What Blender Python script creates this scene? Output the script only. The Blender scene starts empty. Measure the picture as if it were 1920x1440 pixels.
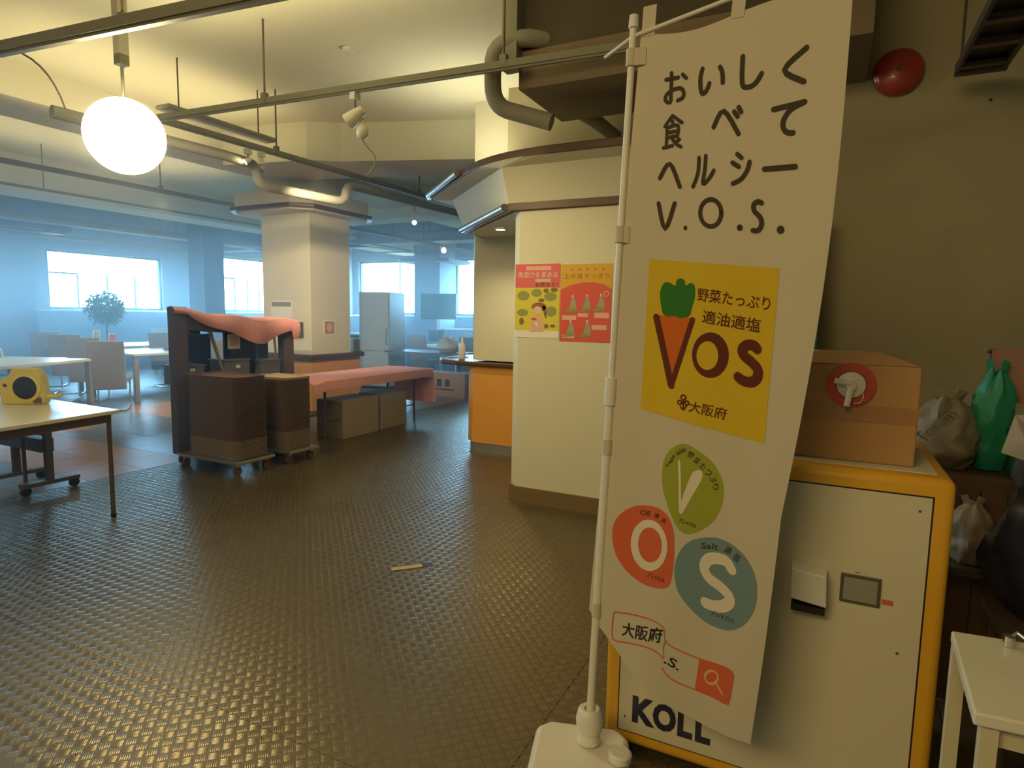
import bpy, bmesh, math, random, json
import numpy as np
from mathutils import Vector, Matrix
random.seed(7)
SC = bpy.context.scene
COL = SC.collection
R = math.radians
PI = math.pi

# ------------------------------------------------------------------ camera
cam_d = bpy.data.cameras.new('camera'); cam = bpy.data.objects.new('camera', cam_d); COL.objects.link(cam)
cam_d.sensor_width = 36; cam_d.lens = 21.96; cam_d.clip_start = 0.05
cam.matrix_world = Matrix.Translation((0, 0, 1.38)) @ Matrix.Rotation(R(26.7), 4, 'Z') @ Matrix.Rotation(R(83.7), 4, 'X') @ Matrix.Rotation(R(1.0), 4, 'Z')
SC.camera = cam
# ------------------------------------------------------------------ daylight outside the windows
world = bpy.data.worlds.new('daylight'); SC.world = world; world.use_nodes = True
wnt = world.node_tree; bg = wnt.nodes['Background']; bg.inputs[1].default_value = 48.0
# overcast sky above, darker ground below the horizon
_tc = wnt.nodes.new('ShaderNodeTexCoord'); _sx = wnt.nodes.new('ShaderNodeSeparateXYZ'); _rp = wnt.nodes.new('ShaderNodeValToRGB')
wnt.links.new(_tc.outputs['Generated'], _sx.inputs[0]); wnt.links.new(_sx.outputs['Z'], _rp.inputs[0]); wnt.links.new(_rp.outputs[0], bg.inputs[0])
_rp.color_ramp.elements[0].position = 0.0; _rp.color_ramp.elements[0].color = (.30, .66, 1.0, 1); _rp.color_ramp.elements[1].position = 1.0; _rp.color_ramp.elements[1].color = (.30, .66, 1.0, 1)
_mp = wnt.nodes.new('ShaderNodeMapRange'); _mp.inputs['From Min'].default_value = -.10; _mp.inputs['From Max'].default_value = -.02; wnt.links.new(_sx.outputs['Z'], _mp.inputs['Value']); wnt.links.new(_mp.outputs[0], _rp.inputs[0])
_rp.color_ramp.elements[0].color = (.06, .075, .07, 1)
# ------------------------------------------------------------------ exposure and sampling
SC.view_settings.view_transform = 'Standard'; SC.view_settings.look = 'None'; SC.view_settings.gamma = 1; SC.view_settings.exposure = 0.0
try: SC.view_settings.use_curve_mapping = False
except Exception: pass
SC.cycles.use_denoising = True; SC.cycles.max_bounces = 6; SC.cycles.diffuse_bounces = 4; SC.cycles.glossy_bounces = 3
SC.cycles.sample_clamp_indirect = 4.0; SC.cycles.caustics_reflective = False; SC.cycles.caustics_refractive = False
SC.cycles.volume_bounces = 0; SC.cycles.transparent_max_bounces = 8

def area(name, loc, rot, sx, sy, power, col=(1, 1, 1), portal=False, spread=180):
    l = bpy.data.lights.new(name, 'AREA'); l.shape = 'RECTANGLE'; l.size = sx; l.size_y = sy; l.energy = power; l.color = col; l.spread = R(spread)
    o = bpy.data.objects.new(name, l); COL.objects.link(o); o.location = loc; o.rotation_euler = rot
    if portal: l.cycles.is_portal = True
    return o
def spot(name, loc, target, power, col, angle=60, blend=.5, r=.03):
    l = bpy.data.lights.new(name, 'SPOT'); l.energy = power; l.color = col; l.spot_size = R(angle); l.spot_blend = blend; l.shadow_soft_size = r
    o = bpy.data.objects.new(name, l); COL.objects.link(o); o.location = loc
    o.rotation_euler = (Vector(target) - Vector(loc)).to_track_quat('-Z', 'Y').to_euler(); return o
def point(name, loc, power, col, r=.05):
    l = bpy.data.lights.new(name, 'POINT'); l.energy = power; l.color = col; l.shadow_soft_size = r
    o = bpy.data.objects.new(name, l); COL.objects.link(o); o.location = loc; return o
WARM = (1.0, 0.73, 0.33); WARM2 = (1.0, 0.82, 0.42)
# window openings: left wall at x = -15 (y0, y1, z0, z1), far wall at y = 14 (x0, x1, z0, z1)
WL = [(3.4, 6.2, 1.34, 2.62), (7.6, 10.2, 1.34, 2.62), (12.0, 13.7, 1.34, 2.85)]
WF = [(-14.6, -12.9, 1.34, 2.8), (-11.95, -9.2, 1.34, 2.8), (-8.75, -6.6, 1.34, 2.8)]
for a in WL: area('window_portal', (-14.98, (a[0]+a[1])/2, (a[2]+a[3])/2), (0, R(-90), 0), a[3]-a[2], a[1]-a[0], 1, portal=True)
for a in WF: area('window_portal', ((a[0]+a[1])/2, 13.98, (a[2]+a[3])/2), (R(-90), 0, 0), a[1]-a[0], a[3]-a[2], 1, portal=True)
# unseen fill behind the camera, uplight on the canopy, fixtureless fills below the ceiling
area('ambient_fill_behind', (-1.6, -2.0, 3.2), (R(38), 0, R(14)), 3.0, 1.2, 105, WARM)  # unseen area fill added for the general warm ambience
spot('canopy_uplight', (-2.95, 4.95, 2.54), (-2.98, 4.85, 3.4), 36, (1, .93, .62), 165, .9, .06)
area('ceiling_fill', (-3.0, 2.6, 2.92), (R(180), 0, 0), 2.4, 1.2, 17, WARM2)  # added to lift the ceiling brightness, no fixture here
area('ceiling_fill', (-5.5, 3.6, 2.92), (R(180), 0, 0), 1.2, 2.4, 15, WARM2)  # same added fill, farther along the ceiling
area('ceiling_fill', (-8.2, 4.0, 2.88), (R(180), 0, 0), 1.6, 5.0, 22, WARM2)  # added to warm the ceiling over the dining side, no fixture
spot('poster_wall_fill', (-2.6, 2.6, 2.72), (-1.75, 4.08, .6), 75, WARM2, 90, .9, .05)  # added to brighten the lower poster wall, no fixture
spot('counter_downlight', (-2.59, 4.80, 2.08), (-2.9, 4.75, 0), 26, WARM2, 140, .8, .03)
spot('column_fill', (-4.1, 4.3, 2.60), (-6.1, 6.3, 1.3), 190, (1, .80, .50), 70, .8, .04)  # added without a fixture to light the white column
spot('column_fill', (-3.9, 2.0, 2.74), (-6.3, 6.2, 1.5), 330, (1, .78, .48), 34, .8, .04)  # second added fill, evens out the column faces
spot('trolley_spot', (-4.4, 3.2, 2.7), (-4.5, 5.2, .4), 60, (1, .80, .50), 80, .9, .04)
spot('dining_spot', (-7.25, 5.0, 2.72), (-9.2, 5.4, .6), 190, WARM2, 110, .9, .04)

# ------------------------------------------------------------------ materials
def mat(name, col, rough=.6, metal=0.0, noise=0.0, nscale=8.0, bump=0.0, bscale=60.0, emit=None, estr=0, spec=.5, coat=0):
    m = bpy.data.materials.new(name); m.use_nodes = True; nt = m.node_tree; b = nt.nodes['Principled BSDF']
    b.inputs['Base Color'].default_value = (*col, 1); b.inputs['Roughness'].default_value = rough; b.inputs['Metallic'].default_value = metal
    b.inputs['Specular IOR Level'].default_value = spec; b.inputs['Coat Weight'].default_value = coat
    if noise or bump:
        tc = nt.nodes.new('ShaderNodeTexCoord')
    if noise:
        n = nt.nodes.new('ShaderNodeTexNoise'); n.inputs['Scale'].default_value = nscale; n.inputs['Detail'].default_value = 5
        nt.links.new(tc.outputs['Object'], n.inputs['Vector'])
        mx = nt.nodes.new('ShaderNodeMix'); mx.data_type = 'RGBA'
        mx.inputs[6].default_value = (*[c * (1 - noise) for c in col], 1); mx.inputs[7].default_value = (*[min(1, c * (1 + noise)) for c in col], 1)
        nt.links.new(n.outputs['Fac'], mx.inputs[0]); nt.links.new(mx.outputs[2], b.inputs['Base Color'])
    if bump:
        n2 = nt.nodes.new('ShaderNodeTexNoise'); n2.inputs['Scale'].default_value = bscale; n2.inputs['Detail'].default_value = 3
        nt.links.new(tc.outputs['Object'], n2.inputs['Vector'])
        bp = nt.nodes.new('ShaderNodeBump'); bp.inputs['Strength'].default_value = bump; bp.inputs['Distance'].default_value = .01
        nt.links.new(n2.outputs['Fac'], bp.inputs['Height']); nt.links.new(bp.outputs[0], b.inputs['Normal'])
    if emit:
        b.inputs['Emission Color'].default_value = (*emit, 1); b.inputs['Emission Strength'].default_value = estr
    return m
M = {}
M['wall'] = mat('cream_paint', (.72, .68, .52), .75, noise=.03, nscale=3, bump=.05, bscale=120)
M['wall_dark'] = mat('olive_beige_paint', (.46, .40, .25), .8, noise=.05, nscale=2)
M['ceiling'] = mat('ceiling_paint', (.72, .70, .56), .85, noise=.04, nscale=1.2)
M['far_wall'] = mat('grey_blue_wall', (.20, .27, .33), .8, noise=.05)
M['plate'] = mat('worn_steel_plate', (.17, .133, .075), .5, .5, noise=.18, nscale=2.5)
M['tread'] = mat('tread_steel', (.235, .185, .105), .29, .75, noise=.1, nscale=3)
M['seam'] = mat('dark_joint', (.05, .045, .035), .8)
M['tile_grey'] = mat('grey_beige_tile', (.22, .20, .16), .35, noise=.12, nscale=4)
M['tile_orange'] = mat('orange_tile', (.55, .27, .08), .4, noise=.12, nscale=4)
M['brown_trim'] = mat('dark_brown_trim', (.11, .055, .03), .38, noise=.1)
M['skirting'] = mat('olive_brown_skirting', (.20, .13, .06), .5)
M['orange_panel'] = mat('orange_laminate', (.78, .36, .07), .42, noise=.05)
M['grey_duct'] = mat('grey_lagging', (.30, .29, .23), .7, noise=.08)
M['dark_duct'] = mat('dark_brown_duct', (.10, .075, .045), .7)
M['duct_board'] = mat('brown_board_soffit', (.26, .19, .11), .7)
M['track'] = mat('grey_track', (.24, .23, .17), .45, .2)
M['steel'] = mat('brushed_steel', (.6, .6, .58), .28, .9)
M['chrome'] = mat('chrome', (.8, .8, .8), .12, 1.0)
M['black'] = mat('black_plastic', (.015, .014, .013), .5)
M['dark_metal'] = mat('dark_brown_metal', (.10, .075, .06), .55)
M['white'] = mat('white_laminate', (.80, .77, .66), .35, noise=.02)
M['white_plastic'] = mat('white_plastic', (.78, .75, .66), .4)
M['cab_white'] = mat('off_white_enamel', (.70, .64, .47), .4, noise=.03, nscale=4)
M['cab_yellow'] = mat('yellow_plastic_frame', (.80, .42, .03), .38, noise=.03)
M['table_white'] = mat('white_table_top', (.82, .80, .66), .25)
M['leg_brown'] = mat('brown_painted_steel', (.14, .10, .07), .45, .3)
M['card'] = mat('brown_cardboard', (.48, .27, .11), .8, noise=.06, nscale=6)
M['card_pale'] = mat('pale_cardboard', (.46, .35, .22), .8, noise=.06, nscale=6)
M['tape'] = mat('brown_packing_tape', (.40, .21, .08), .3)
M['pink'] = mat('coral_pink_cloth', (.88, .40, .33), .8, noise=.05, nscale=10)
M['towel'] = mat('dusty_pink_towel', (.50, .27, .20), .9, noise=.08, nscale=30, bump=.3)
M['tray'] = mat('dark_brown_tray', (.19, .13, .11), .45)
M['tray_pale'] = mat('pale_brown_tray', (.34, .26, .21), .5)
M['tray_cream'] = mat('cream_tray', (.62, .50, .30), .5)
M['grey_box'] = mat('grey_plastic_bin', (.16, .16, .17), .5)
M['chair'] = mat('grey_beige_upholstery', (.33, .29, .25), .8, noise=.05, nscale=20)
M['chair_pale'] = mat('pale_yellow_plastic_chair', (.66, .60, .40), .5)
M['red'] = mat('red_plastic', (.42, .05, .03), .3, coat=.3)
M['ring_red'] = mat('red_ring', (.50, .07, .03), .45)
M['green'] = mat('green_plastic_sheet', (.02, .30, .17), .5)
M['dark_green'] = mat('dark_green_plastic', (.02, .10, .06), .5)
M['navy'] = mat('navy_bin_bag', (.02, .022, .05), .4)
M['leafgreen'] = mat('dark_foliage', (.05, .16, .08), .6, noise=.3, nscale=20)
M['pot'] = mat('brown_planter', (.15, .09, .06), .6)
M['yellow_disp'] = mat('yellow_plastic_dispenser', (.80, .66, .14), .4)
M['paper'] = mat('white_paper', (.85, .83, .75), .8)
M['blue_bin'] = mat('blue_grey_panel', (.12, .20, .27), .6)
M['brown_wood'] = mat('dark_brown_boards', (.13, .07, .04), .6, noise=.2, nscale=12)
M['screen'] = mat('grey_display', (.10, .10, .075), .2)
M['lamp_on'] = mat('lit_lamp_face', (1, 1, 1), .5, emit=(1, .84, .45), estr=60)
M['lamp_big'] = mat('lit_glare_face', (1, 1, 1), .5, emit=(1, .86, .50), estr=38)
M['lamp_small'] = mat('lit_downlight_face', (1, 1, 1), .5, emit=(1, .88, .55), estr=14)
M['fabric'] = mat('white_banner_fabric', (.60, .54, .41), .85, bump=.05, bscale=300)
INK = dict(ink=(.055, .042, .02), yellow=(.66, .46, .02), leaf=(.03, .17, .02), orange=(.62, .13, .01), brown=(.12, .022, .008), green=(.33, .36, .035),
           red=(.66, .13, .05), blue=(.17, .27, .29), white=(.76, .68, .54), shade=(.35, .27, .17), peach=(.72, .45, .24), black=(.02, .016, .01))  # shade: darkening along the cloth fold, drawn as a flat stroke
for k, v in INK.items(): M['ink_' + k] = mat('print_' + k, v, .85)
def glass():
    m = bpy.data.materials.new('window_glass'); m.use_nodes = True; nt = m.node_tree; nt.nodes.clear()
    o = nt.nodes.new('ShaderNodeOutputMaterial'); mx = nt.nodes.new('ShaderNodeMixShader'); t = nt.nodes.new('ShaderNodeBsdfTransparent'); g = nt.nodes.new('ShaderNodeBsdfGlossy')
    mx.inputs[0].default_value = .06; g.inputs['Roughness'].default_value = .05
    nt.links.new(t.outputs[0], mx.inputs[1]); nt.links.new(g.outputs[0], mx.inputs[2]); nt.links.new(mx.outputs[0], o.inputs[0]); return m
M['glass'] = glass()

# ------------------------------------------------------------------ helpers
def setp(o, label=None, cat=None, group=None, kind=None):
    if label: o['label'] = label
    if cat: o['category'] = cat
    if group: o['group'] = group
    if kind: o['kind'] = kind
    return o
def thing(name, label, cat, loc=(0, 0, 0), rz=0, group=None, kind=None):
    o = bpy.data.objects.new(name, None); COL.objects.link(o); o.location = loc; o.rotation_euler = (0, 0, rz); o.empty_display_size = .1
    return setp(o, label, cat, group, kind)
class MB:
    def __init__(s): s.v = []; s.f = []
    def add(s, vs, fs):
        n = len(s.v); s.v += [tuple(v) for v in vs]; s.f += [tuple(i + n for i in f) for f in fs]; return s
    def box(s, x0, x1, y0, y1, z0, z1, rz=0, c=None):
        vs = [(x, y, z) for z in (z0, z1) for x, y in ((x0, y0), (x1, y0), (x1, y1), (x0, y1))]
        if rz:
            cx, cy = c if c else ((x0 + x1) / 2, (y0 + y1) / 2); a, b = math.cos(rz), math.sin(rz)
            vs = [(cx + (x - cx) * a - (y - cy) * b, cy + (x - cx) * b + (y - cy) * a, z) for x, y, z in vs]
        return s.add(vs, [(3, 2, 1, 0), (4, 5, 6, 7), (0, 1, 5, 4), (1, 2, 6, 5), (2, 3, 7, 6), (3, 0, 4, 7)])
    def cyl(s, p0, p1, r, r2=None, n=14, cap=True):
        p0, p1 = Vector(p0), Vector(p1); r2 = r if r2 is None else r2; d = (p1 - p0).normalized()
        a = d.orthogonal().normalized(); b = d.cross(a)
        vs = [p0 + (a * math.cos(2 * PI * i / n) + b * math.sin(2 * PI * i / n)) * r for i in range(n)] + [p1 + (a * math.cos(2 * PI * i / n) + b * math.sin(2 * PI * i / n)) * r2 for i in range(n)]
        fs = [(i, (i + 1) % n, n + (i + 1) % n, n + i) for i in range(n)]
        if cap: fs += [tuple(range(n - 1, -1, -1)), tuple(range(n, 2 * n))]
        return s.add(vs, fs)
    def tube(s, pts, r, n=10):
        pts = [Vector(p) for p in pts]; rings = []; prev = None
        for i, p in enumerate(pts):
            d = (pts[min(i + 1, len(pts) - 1)] - pts[max(i - 1, 0)]).normalized()
            a = d.orthogonal().normalized() if prev is None else (prev - d * prev.dot(d)).normalized(); prev = a; b = d.cross(a)
            rings += [p + (a * math.cos(2 * PI * k / n) + b * math.sin(2 * PI * k / n)) * r for k in range(n)]
        m = len(pts)
        fs = [(i * n + k, i * n + (k + 1) % n, (i + 1) * n + (k + 1) % n, (i + 1) * n + k) for i in range(m - 1) for k in range(n)]
        fs += [tuple(range(n - 1, -1, -1)), tuple((m - 1) * n + k for k in range(n))]
        return s.add(rings, fs)
    def lathe(s, prof, c=(0, 0, 0), n=20, axis='z'):
        vs = []
        for r, z in prof:
            for k in range(n):
                a = 2 * PI * k / n; q = (r * math.cos(a), r * math.sin(a), z)
                if axis == 'y': q = (q[0], q[2], q[1])
                vs.append((q[0] + c[0], q[1] + c[1], q[2] + c[2]))
        fs = [(i * n + k, i * n + (k + 1) % n, (i + 1) * n + (k + 1) % n, (i + 1) * n + k) for i in range(len(prof) - 1) for k in range(n)]
        fs += [tuple(range(n - 1, -1, -1)), tuple((len(prof) - 1) * n + k for k in range(n))]
        return s.add(vs, fs)
    def prism(s, poly, z0, z1):
        n = len(poly); vs = [(x, y, z0) for x, y in poly] + [(x, y, z1) for x, y in poly]
        return s.add(vs, [tuple(range(n - 1, -1, -1)), tuple(range(n, 2 * n))] + [(i, (i + 1) % n, n + (i + 1) % n, n + i) for i in range(n)])
    def build(s, name, m, parent=None, world=False, bevel=0, smooth=False, seg=2):
        me = bpy.data.meshes.new(name); off = Vector(parent.location) if (parent is not None and world) else Vector((0, 0, 0))
        if world and parent is not None and parent.parent is not None: off = Vector(parent.parent.location)
        me.from_pydata([tuple(Vector(v) - off) for v in s.v], [], s.f); me.materials.append(M[m] if isinstance(m, str) else m)
        bm = bmesh.new(); bm.from_mesh(me); bmesh.ops.recalc_face_normals(bm, faces=bm.faces); bm.to_mesh(me); bm.free()
        if smooth:
            me.polygons.foreach_set('use_smooth', [True] * len(me.polygons))
            try: me.set_sharp_from_angle(angle=R(40))
            except Exception: pass
        o = bpy.data.objects.new(name, me); COL.objects.link(o)
        if parent is not None: o.parent = parent
        if bevel:
            b = o.modifiers.new('bevel', 'BEVEL'); b.width = bevel; b.segments = seg; b.limit_method = 'ANGLE'; b.harden_normals = False
        return o
def struct(o): o['kind'] = 'structure'; return o
def kids(o): return [c for c in COL.objects if c.parent == o]
def dup(root, loc, rz, label=None, group=None):
    def cp(o, par):
        c = o.copy(); COL.objects.link(c)
        if par is not None: c.parent = par
        for ch in CH.get(o.name, []): cp(ch, c)
        return c
    CH = {}
    for o in COL.objects:
        if o.parent: CH.setdefault(o.parent.name, []).append(o)
    r = cp(root, None); r.location = loc; r.rotation_euler = (0, 0, rz)
    if label: r['label'] = label
    if group: r['group'] = group
    return r
def bez(p0, p1, p2, n=8): return [tuple((1 - t) ** 2 * a + 2 * t * (1 - t) * b + t * t * c for a, b, c in zip(p0, p1, p2)) for t in [i / n for i in range(n + 1)]]

# ------------------------------------------------------------------ room shell
H = 3.4
struct(MB().box(-15.2, 3.2, -3.2, 14.2, -.06, -.008).build('floor', 'seam'))
FLOOR = COL.objects['floor']
# steel tread plates (sheets with open joints)
xs = [-5.2, -4.43, -3.22, -2.0, -.78, .44, 1.66, 3.0]
for i in range(len(xs) - 1):
    off = 1.71 if i < 2 else 1.37
    ys = [-3.0] + [y for y in [off - 2.4, off, off + 2.4, off + 4.8, off + 7.2] if y < 10.4] + [10.5]
    for j in range(len(ys) - 1):
        if xs[i] > -2 and ys[j] > 4.2: continue
        MB().box(xs[i] + .0015, xs[i + 1] - .0015, ys[j] + .0015, ys[j + 1] - .0015, -.008, 0).build('floor_plate', 'plate', FLOOR)
MB().box(-5.2, 3, 10.5, 14, -.008, -.001).build('far_flooring', 'plate', FLOOR)
# raised tread pattern
def tread():
    p = .037; V = []; F = []
    k = 0; ca = math.sqrt(.5)
    P6 = np.array([(-1, -1, 0), (1, -1, 0), (1, 1, 0), (-1, 1, 0), (-.72, 0, 1), (.72, 0, 1)], float)
    FT = np.array([(0, 1, 5), (0, 5, 4), (2, 3, 4), (2, 4, 5), (1, 2, 5), (3, 0, 4)])
    cs = []
    for i in range(-300, 300):
        for j in range(-300, 300):
            x = (i - j) * p * ca; y = (i + j) * p * ca
            if not (-5.18 < x < 1.1 and .9 < y < 9.6): continue
            if x > -2.02 and y > 4.0: continue
            if x > -3.2 and y > 5.3: continue
            if x + y * .9 > 2.6: continue
            if x > -.1 and y < 1.2: continue
            d = math.hypot(x, y); px = x * math.cos(R(26.7)) + y * math.sin(R(26.7)); py = -x * math.sin(R(26.7)) + y * math.cos(R(26.7))
            if py < 1.0 or px < -py * .95 - .6: continue
            cs.append((x, y, (i + j) % 2, d))
    for x, y, t, d in cs:
        n = 5 if d < 4.6 else 3
        pitch = .0062 if n == 5 else .0104; hw = pitch * .36
        a = PI / 4 + (PI / 2 if t else 0); c, s = math.cos(a), math.sin(a)
        for q in range(n):
            o = (q - (n - 1) / 2) * pitch
            L = P6 * (.0150, hw, .0011); L[:, 1] += o
            V.append(np.stack([x + L[:, 0] * c - L[:, 1] * s, y + L[:, 0] * s + L[:, 1] * c, L[:, 2]], 1)); F.append(FT + k); k += 6
    V = np.concatenate(V); F = np.concatenate(F); me = bpy.data.meshes.new('tread_pattern')
    me.vertices.add(len(V)); me.vertices.foreach_set('co', V.ravel()); me.loops.add(len(F) * 3); me.loops.foreach_set('vertex_index', F.ravel().astype(np.int32))
    me.polygons.add(len(F)); me.polygons.foreach_set('loop_start', np.arange(0, len(F) * 3, 3, dtype=np.int32)); me.update(calc_edges=True); me.materials.append(M['tread'])
    o = bpy.data.objects.new('tread_pattern', me); COL.objects.link(o); o.parent = FLOOR; o['kind'] = 'stuff'
tread()
# dining area tiles, orange blocks among grey ones
def is_orange(x, y): return ((x < -5.2 and x > -7.3 and 2.75 < y < 3.7) or (-8.9 < x < -6.8 and 4.9 < y < 6.3) or (-8.2 < x < -7.4 and 3.6 < y < 4.4) or (-12 < x < -10.4 and 3.2 < y < 5.0))
ts = .45; me_t = None; far = {'tile_grey': MB(), 'tile_orange': MB()}
for i in range(22):
    for j in range(38):
        x1 = -5.2 - i * ts; x0 = x1 - ts; y0 = -3 + j * ts; y1 = y0 + ts
        if y1 > 14.01 or x0 < -15.1: continue
        m = 'tile_orange' if is_orange((x0 + x1) / 2, (y0 + y1) / 2) else 'tile_grey'
        if x0 > -10.2 and 1.2 < y0 < 7.2:
            if me_t is None: me_t = {}
            if m not in me_t:
                o = MB().box(-ts / 2 + .002, ts / 2 - .002, -ts / 2 + .002, ts / 2 - .002, -.008, 0).build('floor_tile', m, FLOOR); me_t[m] = o
            else:
                o = me_t[m].copy(); COL.objects.link(o); o.parent = FLOOR
            o.location = ((x0 + x1) / 2, (y0 + y1) / 2, 0)
        else: far[m].box(x0 + .002, x1 - .002, y0 + .002, y1 - .002, -.008, 0)
for m, mb in far.items(): mb.build('distant_floor_tiles', m, FLOOR)['kind'] = 'stuff'

struct(MB().box(-15.2, 3.2, -3.2, 14.2, H, H + .1).build('ceiling', 'ceiling'))
def wall_x(name, x0, x1, ya, yb, wins, m):
    mb = MB(); y = ya
    for w in wins:
        mb.box(x0, x1, y, w[0], 0, H); mb.box(x0, x1, w[0], w[1], 0, w[2]); mb.box(x0, x1, w[0], w[1], w[3], H); y = w[1]
    mb.box(x0, x1, y, yb, 0, H); return struct(mb.build(name, m))
def wall_y(name, y0, y1, xa, xb, wins, m):
    mb = MB(); x = xa
    for w in wins:
        mb.box(x, w[0], y0, y1, 0, H); mb.box(w[0], w[1], y0, y1, 0, w[2]); mb.box(w[0], w[1], y0, y1, w[3], H); x = w[1]
    mb.box(x, xb, y0, y1, 0, H); return struct(mb.build(name, m))
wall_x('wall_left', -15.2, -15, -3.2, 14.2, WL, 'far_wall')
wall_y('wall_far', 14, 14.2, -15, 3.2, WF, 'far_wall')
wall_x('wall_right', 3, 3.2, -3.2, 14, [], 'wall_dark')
wall_y('wall_back', -3.2, -3, -15, 3, [], 'wall')
nwin = 0
for a in WL:
    nwin += 1; w = thing('window_%d' % nwin, None, None, (-15.1, (a[0] + a[1]) / 2, a[2]), kind='structure'); del_ = 0
    L = a[1] - a[0]; h = a[3] - a[2]; fr = MB()
    for y in (-L / 2, L / 2 - .05): fr.box(-.03, .05, y, y + .05, 0, h)
    fr.box(-.03, .05, -L / 2, L / 2, 0, .05); fr.box(-.03, .05, -L / 2, L / 2, h - .05, h); fr.build('window_frame', 'leafgreen', w)
    for q in range(1, 4): MB().box(-.02, .02, -L / 2 + L * q / 4 - .015, -L / 2 + L * q / 4 + .015, .05, .62 * h).build('mullion', 'leafgreen', w)
    MB().box(-.02, .02, -L / 2 + .05, -L / 2 + L / 4, .60 * h, .63 * h).build('transom', 'leafgreen', w)
    MB().box(-.004, .004, -L / 2 + .05, L / 2 - .05, .05, h - .05).build('pane', 'glass', w)
    MB().box(.05, .25, -L / 2 - .05, L / 2 + .05, -.04, 0).build('window_sill', 'white', w)
for a in WF:
    nwin += 1; w = thing('window_%d' % nwin, None, None, ((a[0] + a[1]) / 2, 14.1, a[2]), kind='structure')
    L = a[1] - a[0]; h = a[3] - a[2]; fr = MB()
    for x in (-L / 2, L / 2 - .05): fr.box(x, x + .05, -.05, .03, 0, h)
    fr.box(-L / 2, L / 2, -.05, .03, 0, .05); fr.box(-L / 2, L / 2, -.05, .03, h - .05, h); fr.build('window_frame', 'leafgreen', w)
    MB().box(-.015, .015, -.03, .02, .05, h - .05).build('mullion', 'leafgreen', w)
    MB().box(-L / 2 + .05, L / 2 - .05, -.004, .004, .05, h - .05).build('pane', 'glass', w)
    MB().box(-L / 2 - .05, L / 2 + .05, -.25, -.05, -.04, 0).build('window_sill', 'white', w)
# ceiling beams
def beam(name, poly, z0, z1, m='ceiling'): return struct(MB().prism(poly, z0, z1).build(name, m))
beam('ceiling_beam', [(-6.9, -3), (-6.2, -3), (-6.2, 14), (-6.9, 14)], 3.12, H)
beam('ceiling_beam', [(-10.4, -3), (-9.8, -3), (-9.8, 14), (-10.4, 14)], 2.92, H)
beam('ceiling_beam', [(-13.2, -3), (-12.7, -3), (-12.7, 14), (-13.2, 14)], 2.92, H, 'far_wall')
beam('ceiling_beam', [(-6.2, 5.0), (-5.13, 5.19), (-4.83, 5.39), (-3.48, 5.83), (-2.9, 5.95), (-2.9, 6.6), (-6.2, 5.9)], 3.0, H)
beam('ceiling_beam', [(-9.8, 8.6), (-2.4, 8.6), (-2.4, 9.1), (-9.8, 9.1)], 2.95, H)
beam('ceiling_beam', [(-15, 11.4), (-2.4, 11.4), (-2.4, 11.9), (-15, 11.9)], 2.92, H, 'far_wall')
# ------------------------------------------------------------------ serving block: wall with the posters, recess, canopy
WX = -2.08; WY = 4.08
struct(MB().prism([(WX + .07, WY), (-.35, WY), (-.35, 4.6), (WX, 4.6), (WX, WY + .07)], 0, 2.2).build('wall_center', 'wall'))
struct(MB().prism([(WX + .06, WY - .014), (-.35, WY - .014), (-.35, WY), (WX + .07, WY), (WX, WY + .07), (WX, 4.6), (WX - .014, 4.6), (WX - .014, WY + .06)], 0, .115).build('baseboard_center', 'skirting'))
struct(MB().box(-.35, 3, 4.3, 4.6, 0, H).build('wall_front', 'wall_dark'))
# recess behind: cream upper wall on an orange counter
struct(MB().prism([(-3.13, 5.37), (-.35, 5.37), (-.35, 5.9), (-3.2, 5.9), (-3.2, 5.47)], .93, 2.14).build('wall_recess', 'wall'))
cn = thing('serving_counter', 'orange serving counter with grey kick plate and dark brown ledge beside the cream wall', 'counter', (-2.4, 5.6, 0))
MB().prism([(-3.14, 5.37), (-2.0, 5.37), (-2.0, 6.6), (-3.24, 6.6), (-3.24, 5.46)], .10, .87).build('front_panel', 'orange_panel', cn, True)
MB().prism([(-3.13, 5.38), (-2.0, 5.38), (-2.0, 6.6), (-3.22, 6.6), (-3.22, 5.47)], 0, .10).build('kick_plate', 'steel', cn, True)
MB().prism([(-3.7, 5.62), (-3.55, 5.42), (-3.3, 5.33), (-2.0, 5.33), (-2.0, 6.6), (-3.3, 6.6), (-3.6, 6.5), (-3.74, 6.2)], .87, .915).build('ledge', 'brown_trim', cn, True, bevel=.012)
# canopy
C0 = (-2.08, 4.08); D0 = (-3.03, 5.03)
lo = [(-.35, 4.06), (-2.09, 4.06), (-3.05, 5.02), (-3.05, 7.2)]
mid = [(-.35, 4.0), (-2.118, 3.99), (-3.13, 4.95), (-3.13, 7.2)]
cor = bez((-1.75, 3.905, 0), (-2.25, 3.93, 0), (-2.62, 4.28, 0), 6)
rim = [(-.35, 3.90)] + [(p[0], p[1]) for p in cor] + [(-3.36, 4.95), (-3.44, 5.06), (-3.44, 7.2)]
cp = thing('counter_canopy', 'cream octagonal canopy with brown edge trims over the serving counter', 'canopy', (-2.1, 4.6, 2.12))
mb = MB(); n = len(rim)
# lower slanted facet
for i in range(3):
    a, b, c, d = lo[i], lo[i + 1], mid[i + 1], mid[i]; mb.add([(*a, 2.17), (*b, 2.17), (*c, 2.405), (*d, 2.405)], [(0, 1, 2, 3)])
mb.build('slanted_fascia', 'wall', cp, True)
mb = MB(); allp = [(*p, 2.405) for p in mid] + [(*p, 2.45) for p in rim]
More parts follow.
